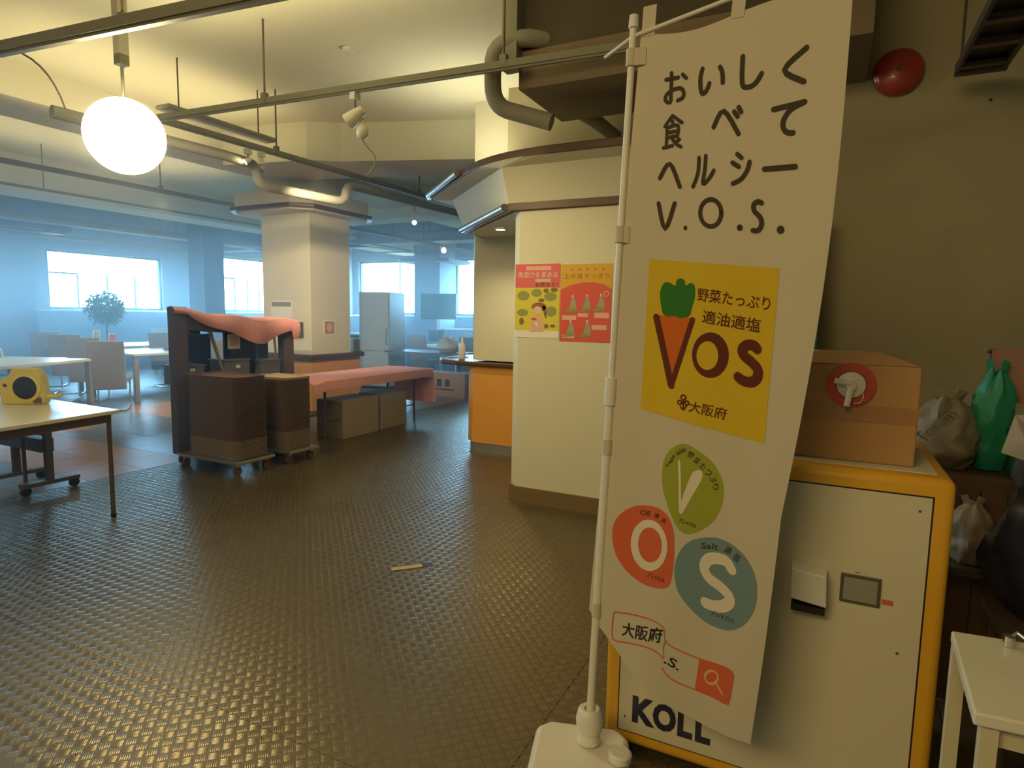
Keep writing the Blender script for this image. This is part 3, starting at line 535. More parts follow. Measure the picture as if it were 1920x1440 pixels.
PRINTS = r'''[["lettering","s","ink",0.0095,[[[0.1574,0.0713],[0.2235,0.0701]],[[0.1845,0.0622],[0.1882,0.075],[0.1911,0.0909],[0.1942,0.1048],[0.1746,0.1051],[0.1627,0.0998],[0.173,0.0925],[0.2055,0.0873],[0.2423,0.0866],[0.2621,0.0929],[0.2592,0.1007],[0.2333,0.1042]],[[0.2463,0.0665],[0.2678,0.0724]]]],["lettering","s","ink",0.0105,[[[0.3508,0.0624],[0.3447,0.0753],[0.3533,0.092],[0.3679,0.0983],[0.3848,0.0938],[0.3949,0.0847]],[[0.4408,0.0637],[0.4559,0.0721],[0.4633,0.0858]]]],["lettering","s","ink",0.011,[[[0.5483,0.0539],[0.5529,0.073],[0.5608,0.0899],[0.5759,0.0955],[0.6091,0.0944],[0.6314,0.0882],[0.6466,0.0793]]]],["lettering","s","ink",0.0119,[[[0.835,0.0532],[0.7498,0.0777],[0.8417,0.0949]]]],["lettering","s","ink",0.0086,[[[0.2131,0.1264],[0.176,0.1419]],[[0.2131,0.1264],[0.2694,0.1375]],[[0.2161,0.1345],[0.2192,0.1401]],[[0.1919,0.1443],[0.2493,0.1414],[0.2518,0.1584]],[[0.1946,0.1516],[0.2486,0.1498]],[[0.1973,0.1591],[0.2513,0.157]],[[0.1901,0.1448],[0.1954,0.1729]],[[0.1799,0.1747],[0.2289,0.1715]],[[0.2227,0.1602],[0.2457,0.1684],[0.2774,0.1735]],[[0.2652,0.1625],[0.2449,0.1663]]]],["lettering","s","ink",0.011,[[[0.4425,0.1474],[0.4841,0.1256],[0.5704,0.1579]],[[0.5379,0.1278],[0.5561,0.1341]],[[0.5572,0.1221],[0.5709,0.1283]]]],["lettering","s","ink",0.0114,[[[0.722,0.1274],[0.8571,0.1204]],[[0.855,0.1208],[0.8023,0.1283],[0.7748,0.1414],[0.7778,0.1517],[0.7981,0.1578],[0.8238,0.1585]]]],["lettering","s","ink",0.011,[[[0.1765,0.2212],[0.2242,0.1989],[0.2945,0.233]]]],["lettering","s","ink",0.0095,[[[0.3833,0.1904],[0.387,0.209],[0.3797,0.222],[0.3675,0.2325]],[[0.4183,0.188],[0.4211,0.2064],[0.4196,0.2282],[0.4484,0.2204],[0.4678,0.2089]]]],["lettering","s","ink",0.0105,[[[0.5769,0.1858],[0.5988,0.1906]],[[0.5583,0.1976],[0.591,0.2028]],[[0.6405,0.1962],[0.6335,0.2078],[0.6093,0.2197],[0.572,0.2262]]]],["lettering","s","ink",0.0119,[[[0.7149,0.2052],[0.8527,0.2015]]]],["lettering","s","ink",0.0114,[[[0.1837,0.2604],[0.2352,0.2988],[0.2753,0.2588]]]],["lettering","s","ink",0.0105,[[[0.5314,0.268],[0.5316,0.273],[0.5282,0.2777],[0.5214,0.2819],[0.5116,0.2852],[0.4995,0.2875],[0.4857,0.2885],[0.4713,0.2882],[0.4573,0.2866],[0.4446,0.2838],[0.434,0.28],[0.4265,0.2754],[0.4225,0.2704],[0.4224,0.2653],[0.426,0.2604],[0.4333,0.2563],[0.4435,0.253],[0.456,0.2509],[0.4699,0.25],[0.4842,0.2504],[0.498,0.2521],[0.5103,0.2549],[0.5204,0.2587],[0.5276,0.2632],[0.5314,0.268]]]],["lettering","s","ink",0.0114,[[[0.7202,0.2501],[0.7019,0.2488],[0.6852,0.2532],[0.6914,0.2617],[0.7217,0.2692],[0.7333,0.2784],[0.721,0.2869],[0.6958,0.2879]]]],["lettering","s","ink",0.01,[[[0.3497,0.2939],[0.3499,0.2944]]]],["lettering","s","ink",0.0138,[[[0.631,0.2857],[0.6312,0.2862]]]],["lettering","s","ink",0.0171,[[[0.8237,0.2831],[0.8239,0.2836]]]],["yellow_panel","q","yellow",0,[[0.1623,0.3491],[0.8431,0.3334],[0.8768,0.571],[0.196,0.5934]]],["carrot_leaves","p","leaf",1,[[0.2894,0.4331],[0.2582,0.4184],[0.2441,0.3991],[0.2576,0.3838],[0.2895,0.3799],[0.3297,0.3833],[0.3327,0.3744],[0.3556,0.3705],[0.3782,0.3726],[0.3884,0.3802],[0.4056,0.3755],[0.4333,0.3762],[0.4452,0.392],[0.4352,0.4095],[0.4154,0.4268]]],["carrot_body","p","orange",1,[[0.2388,0.4343],[0.4609,0.4249],[0.3665,0.5307]]],["lettering","s","brown",0.0196,[[[0.238,0.4389],[0.3646,0.5365]]]],["lettering","s","brown",0.0143,[[[0.3665,0.5369],[0.4446,0.4287]]]],["lettering","ring","brown",2,[[[0.6522,0.4655],[0.6526,0.474],[0.6466,0.4826],[0.6348,0.4905],[0.6179,0.4973],[0.5968,0.5025],[0.5731,0.5057],[0.5482,0.5068],[0.5238,0.5055],[0.5016,0.5019],[0.4833,0.4963],[0.4702,0.4891],[0.4633,0.4806],[0.4631,0.4716],[0.4697,0.4627],[0.4825,0.4546],[0.5005,0.4478],[0.5223,0.4428],[0.5464,0.44],[0.5711,0.4393],[0.5948,0.441],[0.616,0.4448],[0.6333,0.4504],[0.6456,0.4574],[0.6522,0.4655]],[[0.5999,0.4702],[0.6002,0.4757],[0.5967,0.4812],[0.5896,0.4862],[0.5795,0.4905],[0.5669,0.4937],[0.5526,0.4957],[0.5377,0.4962],[0.5231,0.4953],[0.5099,0.4929],[0.4989,0.4893],[0.491,0.4847],[0.4868,0.4793],[0.4866,0.4737],[0.4903,0.4681],[0.4977,0.4629],[0.5083,0.4587],[0.5212,0.4555],[0.5356,0.4537],[0.5505,0.4533],[0.5648,0.4544],[0.5777,0.4568],[0.5882,0.4604],[0.5958,0.465],[0.5999,0.4702]]]],["lettering","s","brown",0.0241,[[[0.7845,0.4463],[0.7679,0.4432],[0.7384,0.4444],[0.715,0.4521],[0.7262,0.4603],[0.7654,0.4662],[0.7986,0.4733],[0.8046,0.4837],[0.7809,0.4933],[0.7393,0.4954],[0.7109,0.4925]]]],["emblem","s","brown",0.0041,[[[0.4551,0.5466],[0.454,0.5485],[0.4498,0.5503],[0.4434,0.5515],[0.4366,0.5517],[0.4312,0.5509],[0.4287,0.5493],[0.4298,0.5473],[0.4341,0.5455],[0.4405,0.5443],[0.4473,0.5441],[0.4526,0.5449],[0.4551,0.5466]],[[0.4357,0.5565],[0.4348,0.5581],[0.4313,0.5597],[0.426,0.5606],[0.4203,0.5608],[0.4158,0.5602],[0.4137,0.5588],[0.4146,0.5572],[0.4182,0.5557],[0.4236,0.5547],[0.4292,0.5545],[0.4336,0.5552],[0.4357,0.5565]],[[0.4745,0.5533],[0.4736,0.555],[0.4702,0.5564],[0.465,0.5574],[0.4595,0.5576],[0.4551,0.5569],[0.4531,0.5556],[0.4539,0.5539],[0.4574,0.5524],[0.4626,0.5515],[0.4681,0.5513],[0.4725,0.552],[0.4745,0.5533]],[[0.4435,0.5517],[0.4477,0.5663]],[[0.432,0.5635],[0.4479,0.5667],[0.4627,0.5596]]]],["lettering","t","brown","野菜たっぷり",[[0.4579,0.3986],[0.8218,0.392],[0.4554,0.3792]],0.0],["lettering","t","brown","適油適塩",[[0.4949,0.4293],[0.7872,0.4242],[0.4966,0.4095]],0.0],["lettering","t","brown","大阪府",[[0.4766,0.5665],[0.6745,0.5593],[0.4796,0.5484]],0.0],["green_badge","p","green",0,[[0.4706,0.6174],[0.5115,0.6164],[0.5485,0.6189],[0.594,0.6225],[0.6403,0.6291],[0.6855,0.644],[0.7084,0.6634],[0.7018,0.6894],[0.6705,0.7142],[0.6047,0.7391],[0.5421,0.7529],[0.4955,0.7524],[0.4583,0.742],[0.4171,0.7242],[0.3845,0.7049],[0.3687,0.6857],[0.3672,0.6617],[0.389,0.6413],[0.4271,0.6267]]],["red_badge","p","red",0,[[0.2908,0.7453],[0.3668,0.7371],[0.4288,0.7412],[0.467,0.7595],[0.4832,0.7866],[0.487,0.8214],[0.4791,0.8461],[0.4543,0.8574],[0.3977,0.8675],[0.305,0.8771],[0.2032,0.8763],[0.1306,0.8619],[0.0963,0.8364],[0.099,0.8089],[0.1463,0.7818],[0.2148,0.7597]]],["blue_badge","p","blue",0,[[0.6592,0.741],[0.7274,0.7336],[0.7981,0.7334],[0.8573,0.7394],[0.9061,0.7529],[0.932,0.7727],[0.9356,0.799],[0.9096,0.8263],[0.8585,0.8494],[0.7927,0.8646],[0.7035,0.8721],[0.6183,0.8675],[0.5389,0.8537],[0.5026,0.8324],[0.4965,0.8089],[0.5204,0.7808],[0.5758,0.7578]]],["lettering","s","white",0.007,[[[0.4572,0.6474],[0.4724,0.6763],[0.4899,0.7187]]]],["lettering","p","white",1,[[0.5291,0.661],[0.5477,0.651],[0.5772,0.6468],[0.5895,0.6509],[0.5837,0.6631],[0.5493,0.6895],[0.5074,0.7228],[0.492,0.7263],[0.4855,0.7193],[0.504,0.6903]]],["lettering","ring","white",2,[[[0.4415,0.7845],[0.4451,0.7951],[0.4415,0.8064],[0.4309,0.8176],[0.4138,0.8281],[0.3912,0.8373],[0.3643,0.8446],[0.3349,0.8496],[0.3049,0.8517],[0.2767,0.8508],[0.2523,0.8466],[0.2336,0.8395],[0.222,0.8299],[0.2183,0.8187],[0.2227,0.8065],[0.2348,0.7945],[0.2538,0.7834],[0.2782,0.774],[0.3063,0.7669],[0.3359,0.7626],[0.3649,0.7613],[0.3915,0.7632],[0.4139,0.768],[0.4309,0.7753],[0.4415,0.7845]],[[0.411,0.79],[0.4136,0.7973],[0.4114,0.805],[0.4045,0.8126],[0.3933,0.8198],[0.3784,0.8259],[0.3609,0.8307],[0.3417,0.8338],[0.3223,0.8349],[0.304,0.834],[0.2881,0.831],[0.2758,0.8261],[0.268,0.8197],[0.2653,0.8121],[0.2679,0.804],[0.2755,0.796],[0.2876,0.7886],[0.3032,0.7823],[0.3213,0.7776],[0.3406,0.7748],[0.3596,0.7741],[0.3772,0.7754],[0.3922,0.7787],[0.4037,0.7837],[0.411,0.79]]]],["lettering","s","white",0.0271,[[[0.794,0.7685],[0.7644,0.7618],[0.714,0.7655],[0.6685,0.7752],[0.6539,0.7906],[0.6837,0.8015],[0.7438,0.804],[0.7954,0.8084],[0.8062,0.8166],[0.7774,0.8295],[0.7267,0.8393],[0.6803,0.8426]]]],["lettering","t","ink","Vege",[[0.3994,0.6673],[0.4362,0.6423],[0.3806,0.6651]],0.0],["lettering","t","ink","table",[[0.4394,0.6408],[0.4885,0.6274],[0.4299,0.6336]],0.0],["lettering","t","ink","野",[[0.4957,0.6345],[0.5271,0.6348],[0.5063,0.6244]],0.0],["lettering","t","ink","菜",[[0.5289,0.6386],[0.5576,0.6406],[0.5446,0.6287]],0.0],["lettering","t","ink","た",[[0.5641,0.6424],[0.5904,0.6457],[0.5829,0.6329]],0.0],["lettering","t","ink","っ",[[0.5944,0.6472],[0.6177,0.6517],[0.6164,0.6383]],0.0],["lettering","t","ink","ぷ",[[0.6238,0.653],[0.6428,0.6589],[0.6494,0.645]],0.0],["lettering","t","ink","り",[[0.6432,0.6605],[0.655,0.6683],[0.6728,0.6543]],0.0],["lettering","t","ink","プレV.O.S.",[[0.4864,0.741],[0.5876,0.7369],[0.491,0.7334]],0.0],["lettering","t","ink","Oil",[[0.2592,0.767],[0.3178,0.7591],[0.2598,0.7573]],0.0],["lettering","t","ink","適",[[0.3439,0.757],[0.3749,0.754],[0.3488,0.7476]],0.0],["lettering","t","ink","油",[[0.3835,0.7567],[0.4124,0.7556],[0.3935,0.7471]],0.0],["lettering","t","ink","プレV.O.S.",[[0.3412,0.8582],[0.4489,0.8487],[0.3444,0.8498]],0.0],["lettering","t","ink","Salt",[[0.6234,0.7639],[0.7139,0.7524],[0.6232,0.7542]],0.0],["lettering","t","ink","適",[[0.7424,0.7504],[0.7773,0.7493],[0.7538,0.7384]],0.0],["lettering","t","ink","塩",[[0.79,0.7524],[0.8221,0.7532],[0.807,0.7405]],0.0],["lettering","t","ink","プレV.O.S.",[[0.7107,0.8561],[0.8425,0.8438],[0.7136,0.8476]],0.0],["search_bar_outline","s","red",0.0036,[[[0.1627,0.9615],[0.2322,0.9483],[0.3207,0.9332],[0.3963,0.9232],[0.447,0.9207],[0.4803,0.9247]],[[0.1627,0.9615],[0.1512,0.9705],[0.1561,1.0077],[0.1811,1.0112],[0.2614,0.9955],[0.3396,0.9808],[0.4056,0.972],[0.4517,0.9697],[0.487,0.9718]],[[0.4857,0.9393],[0.5096,0.9438],[0.5745,0.9422],[0.6758,0.9354],[0.7669,0.9245],[0.8403,0.9161],[0.8681,0.918],[0.8715,0.9293],[0.8652,0.9622],[0.8516,0.97],[0.7724,0.9779],[0.6795,0.9882],[0.5774,0.9963],[0.5245,0.996],[0.4862,0.9891]]]],["fold_shade","s","shade",0.002,[[[0.4735,0.926],[0.4866,0.9417],[0.4811,0.9559],[0.4904,0.9711]]]],["search_button","p","red",0,[[0.6841,0.9345],[0.7669,0.9245],[0.8403,0.9161],[0.8666,0.9184],[0.8699,0.9296],[0.8652,0.9622],[0.8516,0.97],[0.7724,0.9779],[0.6779,0.9886]]],["magnifier_icon","s","peach",0.0056,[[[0.7939,0.9409],[0.7935,0.9442],[0.7899,0.9481],[0.7833,0.952],[0.7745,0.9556],[0.7641,0.9586],[0.7533,0.9606],[0.7432,0.9615],[0.7346,0.9611],[0.7286,0.9594],[0.7256,0.9568],[0.726,0.9533],[0.7298,0.9495],[0.7364,0.9456],[0.7454,0.942],[0.7558,0.9391],[0.7665,0.9372],[0.7766,0.9364],[0.785,0.9368],[0.7909,0.9383],[0.7939,0.9409]],[[0.7892,0.9519],[0.8284,0.9603]]]],["lettering","t","black","大阪府",[[0.2174,0.9932],[0.467,0.9495],[0.2199,0.9661]],0.012],["lettering","t","black",".S.",[[0.4914,0.9788],[0.577,0.9767],[0.5048,0.9617]],0.012]]'''
# ------------------------------------------------------------------ promotional banner on its pole
TL = Vector((-.487, 1.700, 2.114)); BL = Vector((-.578, 1.695, .50)); TR = Vector((0, 1.61, 2.08)); BR = Vector((-.11, 1.61, .30))
def S(u, v, off=0.0):
    p = TL * ((1 - u) * (1 - v)) + TR * (u * (1 - v)) + BL * ((1 - u) * v) + BR * (u * v)
    w = .010 * math.sin(u * 9.0 + 1.2 * v) * (.25 + v) * math.sin(PI * min(max(u, 0), 1)) - .012 * math.sin(PI * v) * u
    return Vector((p.x, p.y + w - off, p.z))
bn = thing('banner', 'tall white upright banner with black Japanese headline, yellow carrot sign and round badges', 'banner', (-.57, 1.694, 0))
NU, NV = 40, 90
def edge_u(v): return 1 + .046 * math.sin(PI * min(1, v / .66)) if v < .66 else 1 + .006 * math.sin(PI * (v - .66) / .34)
def top_v(u): return -.006 + .02 * math.sin(PI * 2 * u) * .5
def bot_v(u): return 1 + .046 * math.sin(PI * u) - (.006 if u < .03 else 0)
vs = []; fs = []
for side in (0, 1):
    for j in range(NV + 1):
        for i in range(NU + 1):
            u = i / NU; v = top_v(u) + (bot_v(u) - top_v(u)) * j / NV; uu = u * edge_u(v) - .012 * (1 - u)
            vs.append(S(uu, v, -.0006 if side else 0))
K_ = (NU + 1) * (NV + 1)
for j in range(NV):
    for i in range(NU):
        a = j * (NU + 1) + i; fs += [(a, a + NU + 1, a + NU + 2, a + 1), (K_ + a, K_ + a + 1, K_ + a + NU + 2, K_ + a + NU + 1)]
def rim_(a, b): fs.append((a, b, K_ + b, K_ + a))
for j in range(NV): rim_(j * (NU + 1), (j + 1) * (NU + 1)); rim_((j + 1) * (NU + 1) + NU, j * (NU + 1) + NU)
for i in range(NU): rim_(i + 1, i); rim_(NV * (NU + 1) + i, NV * (NU + 1) + i + 1)
FAB = MB().add(vs, fs).build('fabric', 'fabric', bn, True, smooth=True)
pole_top = Vector((-.512, 1.70, 2.165)); pole_bot = Vector((-.570, 1.694, .10))
def pole_at(z): return pole_bot.lerp(pole_top, (z - .10) / (2.165 - .10))
MB().cyl(pole_bot, pole_at(1.2), .0125, n=18).build('lower_pole', 'white_plastic', bn, True, smooth=True)
MB().cyl(pole_at(1.16), pole_at(2.15), .0095, n=18).build('upper_pole', 'white_plastic', bn, True, smooth=True)
MB().cyl(pole_at(1.13), pole_at(1.21), .0175, n=18).build('pole_lock', 'white_plastic', bn, True, smooth=True, bevel=.002)
MB().cyl(pole_at(2.14), pole_at(2.172), .014, .0125, n=18).build('pole_cap', 'white_plastic', bn, True, smooth=True)
rod_a = S(-.245, .000) + Vector((0, 0, .000)); rod_b = S(1.03, -.045)
RA = Vector((-.616, 1.78, 2.112))
import_dir = (pole_at(2.125) - RA)
rod_end = pole_at(2.125) + Vector((.56, -.105, .035))
MB().tube([RA, pole_at(2.12), pole_at(2.125) + Vector((.25, -.045, .02)), rod_end], .0055, 10).build('cross_rod', 'white_plastic', bn, True, smooth=True)
def loop_(u, v0, v1, w):
    a, b = S(u - w / 2, v1, .002), S(u + w / 2, v1, .002); c, d = S(u + w / 2, v0, .006), S(u - w / 2, v0, .006)
    th = Vector((0, .003, 0)); MB().add([a, b, c, d, a + th, b + th, c + th, d + th], [(0, 1, 2, 3), (7, 6, 5, 4), (0, 4, 5, 1), (1, 5, 6, 2), (2, 6, 7, 3), (3, 7, 4, 0)]).build('fabric_loop', 'fabric', bn, True)
loop_(.03, -.045, .0, .075); loop_(.50, -.055, .0, .065); loop_(.96, -.055, .0, .06)
for zz in (1.99 + .075, 1.605, 1.01, .52):
    p = pole_at(zz)
    mb = MB().cyl(p - Vector((0, 0, .022)), p + Vector((0, 0, .022)), .0155, n=14); v = (2.114 - zz) / 1.614; q = S(.03, v)
    mb.add([p + Vector((0, -.013, -.022)), q + Vector((0, -.003, -.022)), q + Vector((0, -.003, .022)), p + Vector((0, -.013, .022)), p + Vector((0, -.009, -.022)), q + Vector((0, .001, -.022)), q + Vector((0, .001, .022)), p + Vector((0, -.009, .022))],
           [(0, 1, 2, 3), (7, 6, 5, 4), (0, 4, 5, 1), (1, 5, 6, 2), (2, 6, 7, 3), (3, 7, 4, 0)]).build('pole_strap', 'fabric', bn, True, smooth=True)
# water-filled base
rr = R(16)
bm_ = MB(); prof = chbox(-.145, .145, -.17, .17, .04); ca, sa = math.cos(rr), math.sin(rr)
pr2 = [(-.57 + x * ca - y * sa, 1.61 + x * sa + y * ca) for x, y in prof]
bm_.prism(pr2, 0, .092).build('base_tank', 'white_plastic', bn, True, bevel=.02, seg=4, smooth=True)
MB().lathe([(.036, .10), (.034, .125), (.032, .13), (.038, .135), (.041, .17), (.034, .20), (.028, .205), (.017, .203), (.017, .19)], (-.570, 1.694, 0), 24).build('pole_socket', 'white_plastic', bn, True, smooth=True)
MB().lathe([(.034, .10), (.034, .118), (.028, .123)], (-.462, 1.66, 0), 20).build('filler_cap', 'white_plastic', bn, True, smooth=True)
# printing
PR = json.loads(PRINTS)
def tess(pts, lay, name, m):
    me = bpy.data.meshes.new(name); bm = bmesh.new(); vv = [bm.verts.new((p[0], p[1], 0)) for p in pts]; bm.faces.new(vv)
    bmesh.ops.triangulate(bm, faces=bm.faces)
    for _ in range(5):
        es = [e for e in bm.edges if math.hypot((e.verts[0].co.x - e.verts[1].co.x) * .5, (e.verts[0].co.y - e.verts[1].co.y) * 1.6) > .035]
        if not es: break
        bmesh.ops.subdivide_edges(bm, edges=es, cuts=1); bmesh.ops.triangulate(bm, faces=[f for f in bm.faces if len(f.verts) > 3])
    idx = {v: i for i, v in enumerate(bm.verts)}; V = [S(v.co.x, v.co.y, .0012 + .0006 * lay) for v in bm.verts]; F = [tuple(idx[v] for v in f.verts) for f in bm.faces]
    bm.free(); bpy.data.meshes.remove(me)
    return MB().add(V, F).build(name, 'ink_' + m, bn, True)
def ribbon(mb, line, w, lay):
    P = [Vector((p[0] * .5, p[1] * 1.62)) for p in line]   # metres on the cloth
    # smooth and resample
    if len(P) > 2:
        Q = []
        cl_ = (P[0] - P[-1]).length < 1e-4
        for i in range(len(P) - 1):
            p0 = P[i - 1] if i > 0 else (P[-2] if cl_ else P[0]); p1 = P[i]; p2 = P[i + 1]; p3 = P[i + 2] if i + 2 < len(P) else (P[1] if cl_ else P[-1])
            sharp = False
            if i > 0:
                d1 = (p1 - p0).normalized(); d2 = (p2 - p1).normalized()
            for k in range(4):
                t = k / 4; Q.append(.5 * ((2 * p1) + (p2 - p0) * t + (2 * p0 - 5 * p1 + 4 * p2 - p3) * t * t + (3 * p1 - p0 - 3 * p2 + p3) * t ** 3))
        P = Q + [P[-1]]
    else:
        n_ = max(1, int((P[1] - P[0]).length / .03)); P = [P[0].lerp(P[1], i / n_) for i in range(n_ + 1)]
    L = []; Rr = []
    for i, p in enumerate(P):
        d = P[min(i + 1, len(P) - 1)] - P[max(i - 1, 0)]
        d = d.normalized() if d.length > 1e-9 else Vector((1, 0)); nn = Vector((-d.y, d.x)) * w / 2; L.append(p + nn); Rr.append(p - nn)
    def cv(p): return S(p.x / .5, p.y / 1.62, .0012 + .0006 * lay)
    n_ = len(P); mb.add([cv(p) for p in L + Rr], [(i, i + 1, n_ + i + 1, n_ + i) for i in range(n_ - 1)])
    for e in (P[0], P[-1]):
        mb.add([cv(e + Vector((math.cos(a), math.sin(a))) * w / 2) for a in [2 * PI * k / 12 for k in range(12)]], [tuple(range(12))])
for g in PR:
    name, k, col, w, pts = g[:5]
    if k == 's':
        mb = MB()
        for l in pts: ribbon(mb, l, w, 2)
        mb.build(name, 'ink_' + col, bn, True)
    elif k == 'p':
        if name.endswith('badge') or name == 'carrot_leaves' or (name == 'lettering'):
            n_ = len(pts); q_ = []
            for i in range(n_):
                p0, p1, p2, p3 = [Vector(pts[(i + d_) % n_]) for d_ in (-1, 0, 1, 2)]
                for t in (0, .33, .66): q_.append(tuple(.5 * ((2 * p1) + (p2 - p0) * t + (2 * p0 - 5 * p1 + 4 * p2 - p3) * t * t + (3 * p1 - p0 - 3 * p2 + p3) * t ** 3)))
            pts = q_
        tess(pts, w, name, col)
    elif k == 'q':
        n_ = 24; q = [Vector(p) for p in pts]; V = []
        for j in range(n_ + 1):
            for i in range(n_ + 1):
                s, t = i / n_, j / n_; p = q[0] * (1 - s) * (1 - t) + q[1] * s * (1 - t) + q[2] * s * t + q[3] * (1 - s) * t; V.append(S(p.x, p.y, .0012))
        MB().add(V, [(j * (n_ + 1) + i, (j + 1) * (n_ + 1) + i, (j + 1) * (n_ + 1) + i + 1, j * (n_ + 1) + i + 1) for j in range(n_) for i in range(n_)]).build(name, 'ink_' + col, bn, True)
    elif k == 'ring':
        a, b = pts; n_ = len(a) - 1
        MB().add([S(p[0], p[1], .0024) for p in a[:-1] + b[:-1]], [(i, (i + 1) % n_, n_ + (i + 1) % n_, n_ + i) for i in range(n_)]).build(name, 'ink_' + col, bn, True)
    elif k == 't':
        o_, x_, y_ = [Vector(p) for p in pts]; uv, f_ = glyphs(w, g[5] if g[5] else .008)
        MB().add([S(*(o_ + (x_ - o_) * u + (y_ - o_) * v), .0026) for u, v in uv], f_).build(name, 'ink_' + col, bn, True)
# ------------------------------------------------------------------ yellow-framed white cabinet
CY = 1.84; cx0, cx1, cz0, cz1 = -.570, .310, .018, .990
cb = thing('locker_cabinet', 'white cabinet with rounded yellow frame standing behind the banner', 'cabinet', (-.13, 2.1, 0))
MB().box(cx0, cx1, CY, 2.44, cz0, cz1).build('yellow_frame', 'cab_yellow', cb, True, bevel=.022, seg=4, smooth=True)
MB().box(cx0 + .035, cx1 - .035, CY + .06, 2.41, cz1, cz1 + .0015).build('top_plate', 'wall', cb, True)
MB().box(cx0 + .045, cx1 - .045, CY - .0008, CY + .002, cz0 + .045, cz1 - .045).build('door_gap', 'black', cb, True)
MB().box(cx0 + .049, cx1 - .049, CY - .003, CY + .001, cz0 + .049, cz1 - .049).build('door', 'cab_white', cb, True, bevel=.0008)
MB().add([(-.049, CY - .003, .722), (.040, CY - .003, .713), (.044, CY - .003, .612), (-.047, CY - .003, .622), (-.046, CY - .05, .715), (.038, CY - .05, .706), (.042, CY - .05, .622), (-.045, CY - .05, .632)],
         [(0, 1, 2, 3), (7, 6, 5, 4), (0, 4, 5, 1), (1, 5, 6, 2), (2, 6, 7, 3), (3, 7, 4, 0)]).build('card_slot_hood', 'white_plastic', cb, True, bevel=.003)
MB().box(-.043, .039, CY - .046, CY - .004, .598, .616).build('slot_opening', 'black', cb, True)
MB().box(.072, .166, CY - .010, CY - .003, .634, .712).build('display_panel', 'screen', cb, True, bevel=.002)
MB().box(.080, .158, CY - .0108, CY - .010, .642, .704).build('display_face', 'grey_duct', cb, True)
wtext(cb, '@O', 'chair', .086, .110, .672, .694, CY - .0115); 
for k in range(5): MB().box(.114, .152, CY - .0114, CY - .0108, .692 - .010 * k, .695 - .010 * k).build('display_line', 'chair', cb, True)
MB().box(.170, .196, CY - .0036, CY - .003, .644, .658).build('orange_sticker', 'ink_red', cb, True)
wtext(cb, 'MFC 10', 'grey_box', .105, .132, .716, .720, CY - .0036)
for sx, sz in ((.236, .905), (.214, .52), (-.50, .115)): MB().cyl((sx, CY - .0045, sz), (sx, CY - .003, sz), .0035, n=10).build('screw', 'dark_metal', cb, True)
for ch_, xa, xb in (('K', -.477, -.404), ('O', -.412, -.340), ('L', -.335, -.290), ('L', -.282, -.237)): wtext(cb, ch_, 'navy', xa, xb, .104, .194, CY - .0042 - (.0003 if ch_ == 'O' else 0), .05)
for sx in (cx0 + .08, cx1 - .08):
    for sy in (CY + .1, 2.36): MB().cyl((sx, sy, 0), (sx, sy, .02), .025, n=14).build('foot', 'black', cb, True)
# water carton with tap on the cabinet
bx = thing('water_carton', 'brown cardboard water carton with round white tap in a red ring, on the yellow cabinet', 'carton', (.0, 2.1, .992))
MB().box(-.20, .228, 1.95, 2.30, .992, 1.262).build('box', 'card', bx, True, bevel=.005)
MB().add([(-.20, 1.95, 1.262), (.228, 1.95, 1.262), (.228, 2.30, 1.262), (-.20, 2.30, 1.262), (-.12, 2.05, 1.288), (.15, 2.05, 1.288), (.15, 2.2, 1.288), (-.12, 2.2, 1.288)], [(0, 1, 5, 4), (1, 2, 6, 5), (2, 3, 7, 6), (3, 0, 4, 7), (4, 5, 6, 7)]).build('bulging_lid', 'card', bx, True)
MB().box(-.201, .229, 1.9485, 1.9495, 1.105, 1.150).build('tape_band', 'tape', bx, True)
MB().box(-.08, -.02, 2.08, 2.12, 1.288, 1.290).build('tape_scrap', 'paper', bx, True)
cc = (.065, 1.949, 1.205)
MB().lathe([(.061, 0), (.061, -.005), (.038, -.006), (.038, 0)], cc, 32, 'y').build('red_ring', 'ring_red', bx, True)
MB().lathe([(.037, 0), (.036, -.008), (.028, -.014), (.014, -.018), (.012, -.034)], cc, 28, 'y').build('spout_cap', 'white_plastic', bx, True, smooth=True)
MB().cyl((cc[0] + .002, cc[1] - .026, cc[2] + .008), (cc[0] - .008, cc[1] - .036, cc[2] - .056), .0085, .0075, 14).build('tap_spout', 'white_plastic', bx, True, smooth=True)
MB().cyl((cc[0] + .005, cc[1] - .030, cc[2] + .004), (cc[0] - .040, cc[1] - .036, cc[2] + .012), .006, .0085, 12).build('tap_lever', 'white_plastic', bx, True, smooth=True)
MB().tube(bez((cc[0] + .01, cc[1] - .012, cc[2] - .05), (cc[0] + .035, cc[1] - .014, cc[2] - .05), (cc[0] + .030, cc[1] - .012, cc[2] - .02), 8), .0015, 6).build('seal_ring', 'white_plastic', bx, True)
# ------------------------------------------------------------------ wall fittings on the right
al = thing('alarm_bell', 'round dark red alarm bell high on the shaded olive wall', 'alarm', (.255, 4.296, 2.78))
MB().lathe([(.085, 0), (.122, -.01), (.127, -.03), (.12, -.05), (.09, -.068), (.04, -.078), (.0, -.08)], (.255, 4.296, 2.78), 36, 'y').build('gong', 'red', al, True, smooth=True)
MB().lathe([(.012, -.078), (.012, -.086)], (.255, 4.296, 2.78), 12, 'y').build('centre_bolt', 'dark_metal', al, True)
gr = thing('cable_ladder', 'dark metal cable ladder with flat rungs overhead at the top right corner', 'cable ladder', (.6, 3.6, 2.66))
for x in (.50, .70): MB().box(x - .008, x + .008, 2.7, 4.02, 2.645, 2.69).build('side_rail', 'dark_metal', gr, True)
MB().box(.50, .70, 2.7, 3.98, 2.685, 2.69).build('cover_plate', 'black', gr, True)
